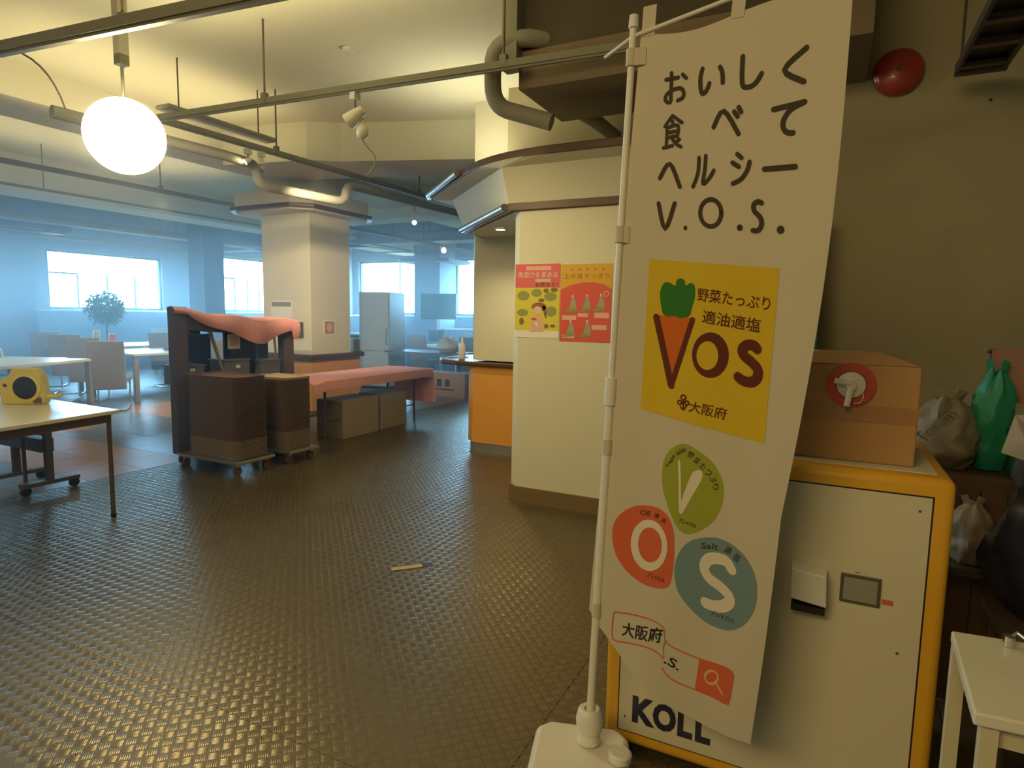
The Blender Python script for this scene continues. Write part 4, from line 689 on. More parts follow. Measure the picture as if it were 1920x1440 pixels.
for k in range(5): MB().box(.508, .692, 3.93 - .27 * k, 3.975 - .27 * k, 2.650, 2.672).build('rung', 'leg_brown', gr, True)
for y in (2.9, 3.9): MB().cyl((.5, y, 2.69), (.5, y, H), .006, n=8).build('hanger_rod', 'dark_metal', gr, True); MB().cyl((.7, y, 2.69), (.7, y, H), .006, n=8).build('hanger_rod', 'dark_metal', gr, True)
MB().box(.493, .71, 4.0, 4.04, 2.64, 2.70).build('end_angle', 'dark_metal', gr, True)
ds = thing('dark_curtain_strip', 'narrow dark green strip hanging on the wall right beside the banner edge', 'curtain', (-.07, 4.05, 1.2))
MB().box(-.34, -.055, 4.02, 4.06, .1, 1.98).build('hanging_panel', 'dark_green', ds, True)
struct(MB().box(-.345, -.33, 4.0, 4.3, 0, 2.2).build('trim_1', 'dark_duct'))
for i, (x, z) in enumerate(((-.01, 2.55), (.70, 2.58))): setp(MB().cyl((x, 4.292, z), (x, 4.300, z), .006, n=8).build('wall_screw', 'black'), 'tiny dark screw in the shaded wall ' + ('left of the alarm bell beside the banner' if i == 0 else 'right of the alarm bell below the metal frame'), 'screw')
# things behind the cabinet
rk = thing('towel_rail_stand', 'dark metal rail stand at the right edge behind the cabinet', 'stand', (.8, 2.9, 0))
MB().tube([(.535, 2.88, 1.275), (1.25, 2.95, 1.30)], .006, 8).build('top_rail', 'dark_metal', rk, True)
for x in (.56, 1.2): MB().cyl((x, 2.93, 0), (x, 2.93, 1.285), .012, n=10).build('upright', 'dark_metal', rk, True)
MB().box(.5, 1.3, 2.7, 3.1, .5, .52).build('shelf', 'dark_metal', rk, True)
tw = thing('pink_towel', 'dusty pink towel draped over the dark rail at the right edge', 'towel', (.8, 2.86, 1.0))
mb = MB(); n_ = 14
vs = []
for k in range(2):
    for j in range(9):
        for i in range(n_ + 1):
            u = i / n_; v = j / 8; vs.append((.548 + .62 * u - .012 * (1 - u) * v * 1.2, 2.868 + .012 * math.sin(u * 13) * v + (.006 if k else 0), 1.285 + .02 * u - (.215 - .02 * math.sin(u * 5)) * v))
m_ = (n_ + 1) * 9; fs = [(j * (n_ + 1) + i, (j + 1) * (n_ + 1) + i, (j + 1) * (n_ + 1) + i + 1, j * (n_ + 1) + i + 1) for j in range(8) for i in range(n_)]
mb.add(vs, fs + [tuple(reversed([m_ + q for q in f])) for f in fs]).build('cloth', 'towel', tw, True, smooth=True)
from mathutils import noise as mnoise
def bag(name, label, cat, cx, cy, z0, rx, ry, h, m, seed, tie=None):
    t = thing(name, label, cat, (cx, cy, z0)); n_ = 40; NR = 22; vs = []
    for j in range(NR + 1):
        s = j / NR
        pr = (.62 + .38 * math.sin(min(1, s / .3) * PI / 2)) if s < .3 else (1 - .34 * ((s - .3) / .55) ** 1.6 if s < .85 else .66 - .36 * (s - .85) / .15)
        for k in range(n_):
            a = 2 * PI * k / n_; d = Vector((math.cos(a), math.sin(a), s * 2.2)) * 1.6 + Vector((seed * 3.1, 0, 0))
            q = 1 + .22 * mnoise.noise(d) + .10 * mnoise.noise(d * 3) + (.10 * math.sin(a * 7 + seed) if s > .7 else 0)
            lean = .25 * rx * mnoise.noise(Vector((seed, s * 1.5, 3)))
            vs.append((rx * pr * q * math.cos(a) + lean, ry * pr * q * math.sin(a), 0 if j == 0 else h * (s + (.07 * mnoise.noise(Vector((a * 1.3, seed, 1))) * s))))
    fs = [(i * n_ + k, i * n_ + (k + 1) % n_, (i + 1) * n_ + (k + 1) % n_, (i + 1) * n_ + k) for i in range(NR) for k in range(n_)] + [tuple(range(n_ - 1, -1, -1)), tuple(NR * n_ + k for k in range(n_))]
    MB().add(vs, fs).build('sack', m, t, smooth=True)
    e = MB(); 
    for sgn in (-1, 1):
        e.add([(sgn * rx * .05, -ry * .1, h * .93), (sgn * rx * .35, ry * .05, h * .95), (sgn * rx * .50, 0, h * 1.10), (sgn * rx * .22, -ry * .05, h * 1.13), (sgn * rx * .05, ry * .1, h * .93), (sgn * rx * .33, ry * .2, h * .95), (sgn * rx * .48, ry * .12, h * 1.10), (sgn * rx * .22, ry * .08, h * 1.13)], [(0, 1, 2, 3), (7, 6, 5, 4), (0, 3, 7, 4), (1, 5, 6, 2), (2, 6, 7, 3)])
    e.build('tied_corners', m, t); return t
M['bag_white'] = mat('whitish_plastic_bag', (.30, .25, .17), .5, noise=.2, nscale=18, bump=.5, bscale=14)
M['bag_pale'] = mat('pale_plastic_bag', (.40, .36, .26), .5, noise=.15, nscale=14, bump=.4, bscale=14)
sh = thing('back_shelf', 'low dark brown wooden shelf of vertical boards behind the cabinet', 'shelf', (.5, 2.9, 0))
for k in range(9): MB().box(.36 + k * .075, .43 + k * .075, 2.62, 2.64, .02, .80).build('board', 'brown_wood', sh, True)
MB().box(.34, 1.05, 2.62, 3.1, .80, .84).build('top_board', 'brown_wood', sh, True)
wb_ = bag('plastic_bag', 'crumpled whitish printed plastic bag behind the carton on the dark shelf', 'bag', .42, 2.82, .84, .12, .12, .26, 'bag_white', 3)
wt_, ft_ = glyphs('Tommy')
MB().add([(.355 + .10 * u - .05 * v, 2.70, .93 + .13 * u + .03 * v) for u, v in wt_], ft_).build('bag_lettering', 'p_grey', wb_, True)
bag('green_plastic_bag', 'green plastic bag hanging below the rail, left of the pink towel', 'bag', .56, 2.83, .845, .075, .07, .36, 'green', 5)
bag('bin_bag', 'dark navy refuse bag at the right edge above the white table', 'bag', .68, 2.30, .50, .20, .15, .56, 'navy', 8)
bag('pale_plastic_bag', 'pale crumpled bag low behind the right side of the cabinet', 'bag', .47, 2.52, .58, .07, .07, .20, 'bag_white', 11)
bt = thing('bin_table', 'low brown metal stool holding up the navy refuse bag', 'stool', (.7, 2.3, 0))
MB().box(.50, .90, 2.16, 2.42, .475, .50).build('seat_plate', 'dark_metal', bt, True)
for x in (.53, .87):
    for y in (2.19, 2.39): MB().cyl((x, y, 0), (x, y, .475), .012, n=10).build('leg', 'dark_metal', bt, True)
MB().box(.36, .60, 2.44, 2.62, .55, .575).build('bracket', 'dark_metal', sh, True)
gb = thing('dark_green_box', 'dark green plastic crate behind the navy bag', 'crate', (.75, 2.66, 0))
MB().box(.60, 1.0, 2.645, 2.80, .845, 1.0).build('crate_body', 'dark_green', gb, True, bevel=.006); MB().box(.59, 1.01, 2.64, 2.805, .99, 1.01).build('crate_rim', 'dark_green', gb, True)
ys = thing('yellow_sheet', 'crumpled yellow and white paper lying over the navy bag below the pink towel', 'paper', (.80, 2.5, .95))
MB().add([(.53, 2.40, 1.10), (.66, 2.36, 1.13), (.86, 2.40, 1.10), (.88, 2.20, .99), (.68, 2.14, .95), (.54, 2.20, .99), (.56, 2.15, .90), (.48, 2.28, 1.0)], [(0, 1, 4, 5), (1, 2, 3, 4), (5, 4, 6), (0, 5, 7)]).build('sheet', 'p_grey', ys, True)
# white table bottom right
wt = thing('white_side_table', 'small white-topped table with pale steel legs at the bottom right corner', 'table', (.6, 1.47, 0))
MB().add([(.287, 1.625, .70), (.95, 1.70, .70), (.98, 1.34, .70), (.272, 1.29, .70), (.287, 1.625, .675), (.95, 1.70, .675), (.98, 1.34, .675), (.272, 1.29, .675)], [(0, 1, 2, 3), (7, 6, 5, 4), (0, 4, 5, 1), (1, 5, 6, 2), (2, 6, 7, 3), (3, 7, 4, 0)]).build('tabletop', 'table_white', wt, True, bevel=.004)
for (x, y) in ((.300, 1.60), (.300, 1.315), (.92, 1.66), (.94, 1.37)): MB().box(x - .013, x + .013, y - .013, y + .013, 0, .675).build('leg', 'chair_pale', wt, True)
MB().box(.300, .94, 1.32, 1.335, .63, .672).build('apron', 'chair_pale', wt, True)
cl = thing('chrome_clip', 'shiny chrome clip on the back right edge of the white side table', 'clip', (.40, 1.60, .70))
MB().tube([(.375, 1.60, .706), (.40, 1.62, .725), (.44, 1.60, .706), (.41, 1.575, .715), (.46, 1.56, .706)], .005, 8).build('wire', 'chrome', cl, True, smooth=True)
MB().cyl((.385, 1.60, .701), (.385, 1.60, .722), .009, n=12).build('screw_head', 'chrome', cl, True)
# ------------------------------------------------------------------ floor tag
tg = thing('floor_tape', 'short strip of old pale tape stuck on the tread plate floor', 'tape', (-1.95, 2.7, .0012), R(47.5))
MB().box(-.115, .055, -.022, .022, .0006, .0014).build('pale_strip', 'card_pale', tg); MB().box(-.118, .058, -.025, .025, 0, .0006).build('dark_outline', 'black', tg)
MB().box(.060, .085, -.020, .021, 0, .0010).build('worn_patch', 'black', tg); MB().box(.092, .112, -.020, .020, 0, .0010).build('worn_patch', 'black', tg)
# ------------------------------------------------------------------ near-left table and what stands on it
nt = thing('work_table', 'white-topped work table with brown steel legs at the left edge', 'table', (-4.6, 2.1, 0))
TP = [(-4.11, 2.46), (-5.35, 2.50), (-5.35, 1.60), (-3.98, 1.58)]
MB().prism(TP[::-1], .695, .72).build('tabletop', 'table_white', nt, True, bevel=.004)
MB().prism([(-4.14, 2.42), (-5.30, 2.46), (-5.30, 1.66), (-4.03, 1.62)][::-1], .64, .694).build('apron', 'leg_brown', nt, True)
for x, y in ((-4.30, 2.50), (-5.28, 2.44), (-4.05, 1.64), (-5.28, 1.68)):
    if x == -4.30: x, y = -4.17, 2.42
    MB().cyl((x, y, .02), (x, y, .64), .014, n=12).build('leg', 'leg_brown', nt, True, smooth=True); MB().cyl((x, y, 0), (x, y, .022), .017, n=12).build('foot', 'black', nt, True)
ft = thing('folding_table', 'folded brown table on black casters standing behind the white work table', 'table', (-5.5, 2.5, 0))
for x in (-5.16, -5.62): 
    MB().box(x - .022, x + .022, 2.52, 2.565, .07, .69).build('upright', 'leg_brown', ft, True); MB().box(x - .03, x + .03, 2.35, 2.74, .06, .09).build('foot_bar', 'leg_brown', ft, True)
    for y in (2.38, 2.71): MB().cyl((x - .014, y, .034), (x + .014, y, .034), .034, n=18).build('caster', 'black', ft, True, smooth=True)
MB().box(-5.9, -5.17, 2.50, 2.59, .30, .40).build('folded_top_edge', 'grey_box', ft, True)
MB().box(-5.9, -5.17, 2.53, 2.56, .42, .62).build('modesty_panel', 'leg_brown', ft, True)
dp = thing('tape_dispenser', 'yellow plastic dispenser with a big round dark opening on the white work table', 'dispenser', (-4.86, 2.28, .72), R(32))
mb = MB(); pf = [(-.13, 0), (.13, 0), (.145, .05), (.125, .20), (.09, .245), (-.05, .245), (-.075, .20), (-.14, .16)]
mb.add([(x, -.045, z) for x, z in pf] + [(x, .045, z) for x, z in pf], [tuple(range(8)), tuple(range(15, 7, -1))] + [(i, 8 + i, 8 + (i + 1) % 8, (i + 1) % 8) for i in range(8)]).build('housing', 'yellow_disp', dp, bevel=.012, seg=3)
MB().lathe([(.098, -.046), (.098, -.056), (.078, -.060), (.078, -.046)], (.035, 0, .115), 32, 'y').build('round_rim', 'yellow_disp', dp, smooth=True)
MB().lathe([(.080, -.040), (.080, -.050), (.02, -.052)], (.035, 0, .115), 32, 'y').build('dark_opening', 'black', dp)
MB().lathe([(.012, -.045), (.012, -.05)], (-.095, 0, .13), 12, 'y').build('knob', 'dark_metal', dp)
MB().tube([(.13, 0, .05), (.20, 0, .055), (.24, 0, .07)], .012, 8).build('lever', 'yellow_disp', dp, smooth=True); MB().box(.08, .13, -.05, -.044, .01, .05).build('label_plate', 'pot', dp)
for k, (x, y, s, lb) in enumerate(((-4.86, 2.04, .05, 'small white paper box on the work table, nearer the camera'), (-4.98, 2.10, .045, 'small white paper box on the work table, nearer the yellow dispenser'))):
    bb = thing('paper_box', lb, 'box', (x, y, .72), .4 * k); MB().box(-s, s, -s * .7, s * .7, 0, .05).build('carton', 'paper', bb, bevel=.003); MB().box(-s * .9, s * .5, -s * .6, s * .6, .05, .053).build('lid', 'yellow_disp' if k else 'paper', bb)
# ------------------------------------------------------------------ tray trolleys
def trolley(label, x0, x1, y0, y1):
    t = thing('tray_dolly', label, 'dolly', ((x0 + x1) / 2, (y0 + y1) / 2, 0)); MB().box(x0, x1, y0, y1, .098, .122).build('platform', 'steel', t, True, bevel=.004)
    for x in (x0 + .05, x1 - .06):
        for y in (y0 + .05, y1 - .05):
            MB().box(x - .02, x + .02, y - .02, y + .02, .072, .098).build('caster_fork', 'steel', t, True); MB().cyl((x - .012, y, .037), (x + .012, y, .037), .037, n=18).build('caster_wheel', 'pot', t, True, smooth=True)
    return t
trolley('low steel dolly on casters under the left stack of trays', -5.05, -4.29, 3.50, 3.90)
trolley('low steel dolly on casters under the right stack of trays', -4.80, -4.24, 4.02, 4.38)
def tray_mesh(w, d, name, m):
    mb = MB(); c = .03; o = chbox(-w / 2, w / 2, -d / 2, d / 2, c); i_ = chbox(-w / 2 + .02, w / 2 - .02, -d / 2 + .02, d / 2 - .02, c)
    n_ = 8; vs = [(x, y, .020) for x, y in o] + [(x, y, .020) for x, y in i_] + [(x, y, .008) for x, y in i_] + [(x * .95, y * .95, 0) for x, y in o]
    fs = [(k, (k + 1) % n_, n_ + (k + 1) % n_, n_ + k) for k in range(n_)] + [(n_ + k, n_ + (k + 1) % n_, 2 * n_ + (k + 1) % n_, 2 * n_ + k) for k in range(n_)] + [tuple(range(2 * n_, 3 * n_)), tuple(range(4 * n_ - 1, 3 * n_ - 1, -1))] + [(3 * n_ + k, 3 * n_ + (k + 1) % n_, (k + 1) % n_, k) for k in range(n_)]
    return mb.add(vs, fs).build(name, m)
def stack(cx, cy, w, d, n_, pale, topm, side):
    prot = {}
    for k in range(n_):
        m = 'tray_pale' if k < pale else ('tray' if k < n_ - 1 else topm)
        if m not in prot: o = tray_mesh(w, d, 'cafeteria_tray', m); prot[m] = o
        else: o = prot[m].copy(); COL.objects.link(o)
        o.location = (cx + random.uniform(-.002, .002), cy + random.uniform(-.002, .002), .1225 + k * .0207); o.rotation_euler = (0, 0, random.uniform(-.004, .004))
        if k < pale: setp(o, 'pale brown cafeteria tray in the bottom part of the %s stack' % side, 'tray', 'pale trays at the bottom of the %s stack' % side)
        elif k < n_ - 1: setp(o, 'dark brown cafeteria tray in the upper part of the %s stack' % side, 'tray', 'dark trays in the %s stack' % side)
        else: setp(o, ('cream tray topmost on the right stack' if topm == 'tray_cream' else 'reddish brown tray topmost on the left stack'), 'tray')
M['tray_red'] = mat('reddish_brown_tray', (.22, .11, .09), .4)
stack(-4.63, 3.70, .62, .34, 34, 8, 'tray_red', 'left'); stack(-4.52, 4.20, .46, .32, 32, 8, 'tray_cream', 'right')
# rack behind, covered with a pink cloth
ra = thing('rack_trolley', 'tall dark brown rack trolley with side panels behind the tray stacks', 'rack', (-5.35, 4.35, 0))
MB().box(-5.14, -5.06, 3.52, 3.66, .10, 1.40).build('front_panel', 'dark_metal', ra, True, bevel=.008); MB().box(-5.66, -5.58, 4.05, 4.17, .10, 1.36).build('rear_panel', 'dark_metal', ra, True, bevel=.008)
MB().box(-5.40, -5.30, 4.98, 5.12, .10, 1.28).build('end_panel', 'dark_metal', ra, True, bevel=.008); MB().box(-5.80, -5.70, 4.98, 5.12, .10, 1.28).build('end_panel', 'dark_metal', ra, True, bevel=.008)
MB().add([(-5.64, 4.08, 1.30), (-5.08, 3.58, 1.32), (-5.32, 5.10, 1.22), (-5.80, 5.10, 1.20), (-5.64, 4.08, 1.20), (-5.08, 3.58, 1.20), (-5.32, 5.10, 1.12), (-5.80, 5.10, 1.10)], [(0, 1, 2, 3), (7, 6, 5, 4), (0, 4, 5, 1), (1, 5, 6, 2), (2, 6, 7, 3), (3, 7, 4, 0)]).build('top_rail', 'dark_metal', ra, True)
for z in (.12, .66): MB().add([(-5.64, 4.08, z), (-5.10, 3.58, z), (-5.34, 5.10, z), (-5.80, 5.10, z), (-5.64, 4.08, z + .03), (-5.10, 3.58, z + .03), (-5.34, 5.10, z + .03), (-5.80, 5.10, z + .03)], [(3, 2, 1, 0), (4, 5, 6, 7), (0, 1, 5, 4), (1, 2, 6, 5), (2, 3, 7, 6), (3, 0, 4, 7)]).build('shelf', 'dark_metal', ra, True)
for x, y in ((-5.1, 3.6), (-5.62, 4.12), (-5.35, 5.05), (-5.75, 5.05)): MB().cyl((x - .015, y, .045), (x + .015, y, .045), .045, n=18).build('caster_wheel', 'pot', ra, True, smooth=True); MB().box(x - .02, x + .02, y - .02, y + .02, .07, .12).build('caster_fork', 'steel', ra, True)
MB().box(-5.36, -5.33, 4.25, 4.62, .69, 1.16).build('hanging_panel', 'black', ra, True); MB().box(-5.58, -5.54, 3.95, 4.25, .69, 1.14).build('hanging_panel', 'black', ra, True)
MB().tube([(-5.22, 3.98, 1.24), (-5.20, 4.14, .72)], .016, 8).build('slanted_bar', 'track', ra, True)
MB().tube([(-5.24, 4.78, 1.20), (-5.27, 4.85, .72)], .012, 8).build('slanted_bar', 'track', ra, True)
for k, (y, lb, sz) in enumerate(((3.80, 'grey plastic bin with white tag on the rack shelf, left one', .13), (4.30, 'grey plastic bin with white tag on the rack shelf, middle one', .15), (4.72, 'grey plastic bin on the rack shelf, nearest the end panel', .12))):
    g = thing('storage_bin', lb, 'bin', (-5.30, y, .69)); MB().box(-.14, .08, -sz, sz, 0, .17 + .03 * (k == 1)).build('bin_body', 'grey_box', g, bevel=.008); MB().box(-.15, .09, -sz - .01, sz + .01, .165 + .03 * (k == 1), .18 + .03 * (k == 1)).build('rim', 'grey_box', g)
    if k < 2: MB().box(.081, .083, -.02, .03, .12, .15).build('tag', 'paper', g)
br = thing('bright_menu_card', 'small bright framed picture card standing on the middle bin in the rack', 'card', (-5.3, 4.33, .905))
MB().box(-.005, .005, -.07, .07, .09, .24).build('card', 'paper', br); MB().box(.005, .006, -.05, .05, .12, .2).build('picture', 'ink_peach', br); MB().box(-.03, .03, -.05, .05, -.005, .09).build('holder', 'black', br)
# pink cloth over the rack
pk = thing('pink_rack_cloth', 'coral pink cloth thrown over the top of the rack trolley', 'cloth', (-5.4, 4.3, 1.3))
NA, NB = 36, 16; vs = []
for k in (0, 1):
    for j in range(NB + 1):
        for i in range(NA + 1):
            s = i / NA; t = j / NB
            y = 3.50 + 1.68 * s; xe = -5.02 - .26 * s; xw = -5.10 - .62 * min(1, s * 3.2) - .12 * s
            top = 1.405 - .10 * s - .03 * math.sin(PI * s) + .012 * math.sin(s * 17)
            drop = .02 + .20 * max(0, math.sin(PI * (s * .95 - .08))) ** .8 + .03 * math.sin(s * 11 + 1) + (.10 if s > .93 else 0)
            if t < .6: x = xw + (xe - xw) * t / .6; z = top - .02 * abs(t / .6 - .5)
            else: q = (t - .6) / .4; x = xe + .02 * math.sin(q * 3) + .014 * math.sin(s * 23) * q; z = top - .01 - max(.01, drop) * q
            vs.append((x - (.004 if k else 0), y, z - (.004 if k else 0)))
m_ = (NA + 1) * (NB + 1); fs = [(j * (NA + 1) + i, (j + 1) * (NA + 1) + i, (j + 1) * (NA + 1) + i + 1, j * (NA + 1) + i + 1) for j in range(NB) for i in range(NA)]
MB().add(vs, fs + [tuple(reversed([m_ + q for q in f])) for f in fs]).build('cloth', 'pink', pk, True, smooth=True)
# ------------------------------------------------------------------ folding table with pink cloth, boxes underneath
lt = thing('long_table', 'long folding table with thin dark legs under the pink tablecloth', 'table', (-4.85, 5.8, 0))
MB().box(-5.17, -4.60, 4.86, 6.68, .655, .68).build('tabletop', 'card', lt, True)
for x in (-4.68, -5.10):
    for y in (4.93, 6.52): MB().cyl((x, y, 0), (x, y, .655), .013, n=10).build('leg', 'leg_brown', lt, True, smooth=True)
    MB().cyl((x, 4.93, .22), (x, 6.52, .22), .008, n=8).build('stretcher', 'leg_brown', lt, True)
tc_ = thing('pink_tablecloth', 'pink tablecloth spread over the long table, hanging down at its far end', 'tablecloth', (-4.85, 5.8, .69))
vs = []; fs = []
prof = [(-5.25, .60, 0), (-5.23, .64, .3), (-5.19, .684, 0), (-4.9, .686, 0), (-4.60, .686, 0), (-4.565, .67, .5), (-4.555, .62, 1), (-4.55, .575, 1)]
NA = 40
for k in (0, 1):
    for x, z, w in prof:
        for i in range(NA + 1):
            s = i / NA; y = 4.66 + 2.10 * s; zz = z; xx = x + .006 * w * math.sin(s * 40) - .035 * s * (1 if x > -5 else 0) * 0
            if s > .97: zz = z - .012
            if s < .08 and x > -4.7: zz -= .03 * (1 - s / .08)
            vs.append((xx - .003 * k, y, zz - .003 * k))
m_ = len(prof) * (NA + 1); f1 = [(j * (NA + 1) + i, (j + 1) * (NA + 1) + i, (j + 1) * (NA + 1) + i + 1, j * (NA + 1) + i + 1) for j in range(len(prof) - 1) for i in range(NA)]
MB().add(vs, f1 + [tuple(reversed([m_ + q for q in f])) for f in f1]).build('top_cloth', 'pink', tc_, True, smooth=True)
vs = []
for k in (0, 1):
    for j in range(9):
        for i in range(15):
            s = i / 14; v = j / 8; vs.append((-5.19 + .64 * s + .02 * v * math.sin(s * 9), 6.76 + .035 * math.sin(v * 1.6) + .012 * math.sin(s * 14) * v + .003 * k, .676 - .45 * v))
f1 = [(j * 15 + i, (j + 1) * 15 + i, (j + 1) * 15 + i + 1, j * 15 + i + 1) for j in range(8) for i in range(14)]
MB().add(vs, f1 + [tuple(reversed([135 + q for q in f])) for f in f1]).build('end_drape', 'pink', tc_, True, smooth=True)
def carton(label, x0, x1, y0, y1, h, m='card_pale', z=0, mark=None):
    t = thing('cardboard_box', label, 'box', ((x0 + x1) / 2, (y0 + y1) / 2, z)); MB().box(x0, x1, y0, y1, z, z + h).build('carton', m, t, True, bevel=.004)
    MB().box(x0, x1, (y0 + y1) / 2 - .03, (y0 + y1) / 2 + .03, z + h, z + h + .001).build('tape_strip', 'tape', t, True)
    MB().box(x0 + .01, (x0 + x1) / 2 - .002, y0 + .004, y1 - .004, z + h + .0005, z + h + .004).build('flap', m, t, True); MB().box((x0 + x1) / 2 + .002, x1 - .01, y0 + .004, y1 - .004, z + h + .0005, z + h + .004).build('flap', m, t, True)
    return t
carton('large pale cardboard box under the near half of the pink table', -5.02, -4.64, 5.16, 5.76, .415)
carton('cardboard box under the far half of the pink table', -5.0, -4.65, 5.83, 6.32, .42)
bp_ = thing('brown_board', 'dark red-brown board leaning under the near end of the pink table', 'board', (-4.9, 4.8, 0))
MB().box(-5.15, -4.75, 4.72, 4.75, .03, .60).build('board_panel', 'tray_red', bp_, True)
# counter things
pn = thing('paper_stack', 'glossy white papers lying on the rounded end of the counter ledge', 'paper', (-3.55, 5.75, .915))
for k in range(3): MB().box(-.10, .10, -.07, .07, .001 + .002 * k, .0026 + .002 * k, rz=.3 + .2 * k).build('sheet', 'paper', pn)
sb = thing('spray_bottle', 'white translucent bottle on the counter ledge beside the cream wall', 'bottle', (-3.42, 5.62, .915))
MB().lathe([(.034, 0), (.036, .01), (.036, .12), (.030, .15), (.014, .175), (.012, .20)], n=20).build('bottle_body', 'white_plastic', sb, smooth=True)
MB().lathe([(.014, .20), (.014, .22), (.006, .225), (.005, .245)], n=14).build('nozzle', 'white_plastic', sb, smooth=True)
# ------------------------------------------------------------------ white fridge beside the column
fg = thing('tall_white_cabinet', 'tall white cabinet standing to the right of the white column', 'cabinet', (-7.4, 9.3, 0), R(12))
MB().box(-.30, .30, -.30, .36, .04, 1.75).build('body', 'white', fg, bevel=.01); MB().box(-.29, .29, -.325, -.303, .70, 1.735).build('upper_door', 'white', fg, bevel=.006); MB().box(-.29, .29, -.325, -.303, .06, .68).build('lower_door', 'white', fg, bevel=.006)
MB().box(.24, .26, -.345, -.325, .8, 1.1).build('handle', 'steel', fg); MB().box(-.28, .28, -.28, .34, 0, .04).build('plinth', 'black', fg)
# ------------------------------------------------------------------ dining tables and chairs
def make_table(L, W):
    t = thing('dining_table', 'x', 'table'); MB().box(-L / 2, L / 2, -W / 2, W / 2, .685, .72).build('tabletop', 'table_white', t, bevel=.004)
    for x in (-L / 2 + .05, L / 2 - .05):
        for y in (-W / 2 + .05, W / 2 - .05): MB().box(x - .03, x + .03, y - .03, y + .03, 0, .685).build('leg', 'chair', t)
    return t
def make_chair():
    t = thing('dining_chair', 'x', 'chair')
    mb = MB(); vs = []   # back slab, gently raked
    for z, y in ((.30, -.19), (.55, -.215), (.80, -.245), (.95, -.27)):
        vs += [(-.21, y, z), (.21, y, z), (.21, y + .05, z), (-.21, y + .05, z)]
    fs = [(3, 2, 1, 0), (12, 13, 14, 15)] + [(a + k, a + (k + 1) % 4, a + 4 + (k + 1) % 4, a + 4 + k) for a in (0, 4, 8) for k in range(4)]
    mb.add(vs, fs).build('backrest', 'chair', t, bevel=.01); MB().box(-.22, .22, -.17, .24, .39, .46).build('seat', 'chair', t, bevel=.015)
    for x in (-.19, .19):
        MB().tube([(x, .20, .39), (x, .22, .03), (x, .20, .015), (x, -.22, .015)], .011, 8).build('sled_leg', 'chrome', t, smooth=True)
    MB().tube([(-.19, -.22, .015), (.19, -.22, .015)], .011, 8).build('floor_bar', 'chrome', t, smooth=True); MB().tube([(-.19, -.16, .38), (.19, -.16, .38)], .011, 8).build('seat_bar', 'chrome', t)
    return t
ch0 = make_chair(); used = [0]
def chair(x, y, rz, label, group=None):
    if not used[0]: used[0] = 1; ch0.location = (x, y, 0); ch0.rotation_euler = (0, 0, rz); setp(ch0, label, 'chair', group); return ch0
    return dup(ch0, (x, y, 0), rz, label, group)
G1 = 'high-backed chairs at the nearest dining tables'
chair(-8.62, 5.06, R(50), 'high-backed grey-beige chair at the near corner of the dining table, closest to the rack trolley', G1)
chair(-9.75, 5.42, R(48), 'high-backed grey-beige chair with its back to the camera, second from the rack trolley', G1)
chair(-10.9, 5.78, R(48), 'high-backed grey-beige chair with its back to the camera, third from the rack trolley', G1)
chair(-12.1, 6.1, R(48), 'high-backed grey-beige chair, fourth from the rack trolley, partly behind pale chairs', G1)
chair(-8.25, 6.3, R(90), 'grey-beige chair on the aisle side of the long dining table, seen under its top', G1)
t1 = make_table(1.2, 2.3); t1.location = (-9.6, 6.78, 0); t1['label'] = 'white dining table with tissue box, behind the nearest high-backed chairs'; t1['group'] = 'white dining tables'
t1b = dup(t1, (-11.6, 7.1, 0), 0, 'white dining table in front of the window, behind the third and fourth high-backed chairs', 'white dining tables')
t2 = dup(t1, (-8.7, 3.55, 0), R(22), 'white dining table at the left edge, behind the work table', 'white dining tables')
far_t = [(-12.3, 9.6, 0, 'white dining table right under the left window'), (-9.4, 10.4, 0, 'white dining table seen behind the rack trolley'), (-12.9, 11.9, 0, 'white dining table in the far left corner of the hall'), (-6.6, 11.2, 90, 'white dining table right of the tall white cabinet'), (-4.6, 12.6, 90, 'white dining table in the far right, under the right window'), (-13.9, 4.6, 0, 'white dining table at the far left edge')]
for x, y, a, lb in far_t: dup(t1, (x, y, 0), R(a), lb, 'white dining tables')
# pale yellow chairs
pc = thing('pale_chair', 'pale yellow plastic chair behind the left-edge dining table, nearer the left edge', 'chair', (-9.6, 4.0, 0), R(-20), 'pale yellow chairs')
MB().add([(-.2, -.20, .48), (.2, -.20, .48), (.19, -.25, .84), (-.19, -.25, .84), (-.2, -.18, .48), (.2, -.18, .48), (.19, -.23, .84), (-.19, -.23, .84)], [(0, 1, 2, 3), (7, 6, 5, 4), (0, 4, 5, 1), (1, 5, 6, 2), (2, 6, 7, 3), (3, 7, 4, 0)]).build('backrest', 'chair_pale', pc, bevel=.01)
MB().box(-.21, .21, -.2, .2, .42, .45).build('seat', 'chair_pale', pc, bevel=.01)
for x in (-.18, .18):
    for y in (-.17, .17): MB().cyl((x, y, 0), (x, y, .42), .012, n=8).build('leg', 'chrome', pc)
pc.location = (-9.95, 3.85, 0)
dup(pc, (-9.45, 4.45, 0), R(-22), 'pale yellow plastic chair behind the left-edge dining table, nearer the high-backed chairs', 'pale yellow chairs')
short = {k[3]: s for k, s in zip(far_t, ('table under the left window', 'table seen behind the rack trolley', 'table in the far left corner', 'table right of the tall white cabinet', 'table in the far right', 'table at the far left edge'))}
rnd = random.Random(3); GF = 'grey chairs in the far dining area'
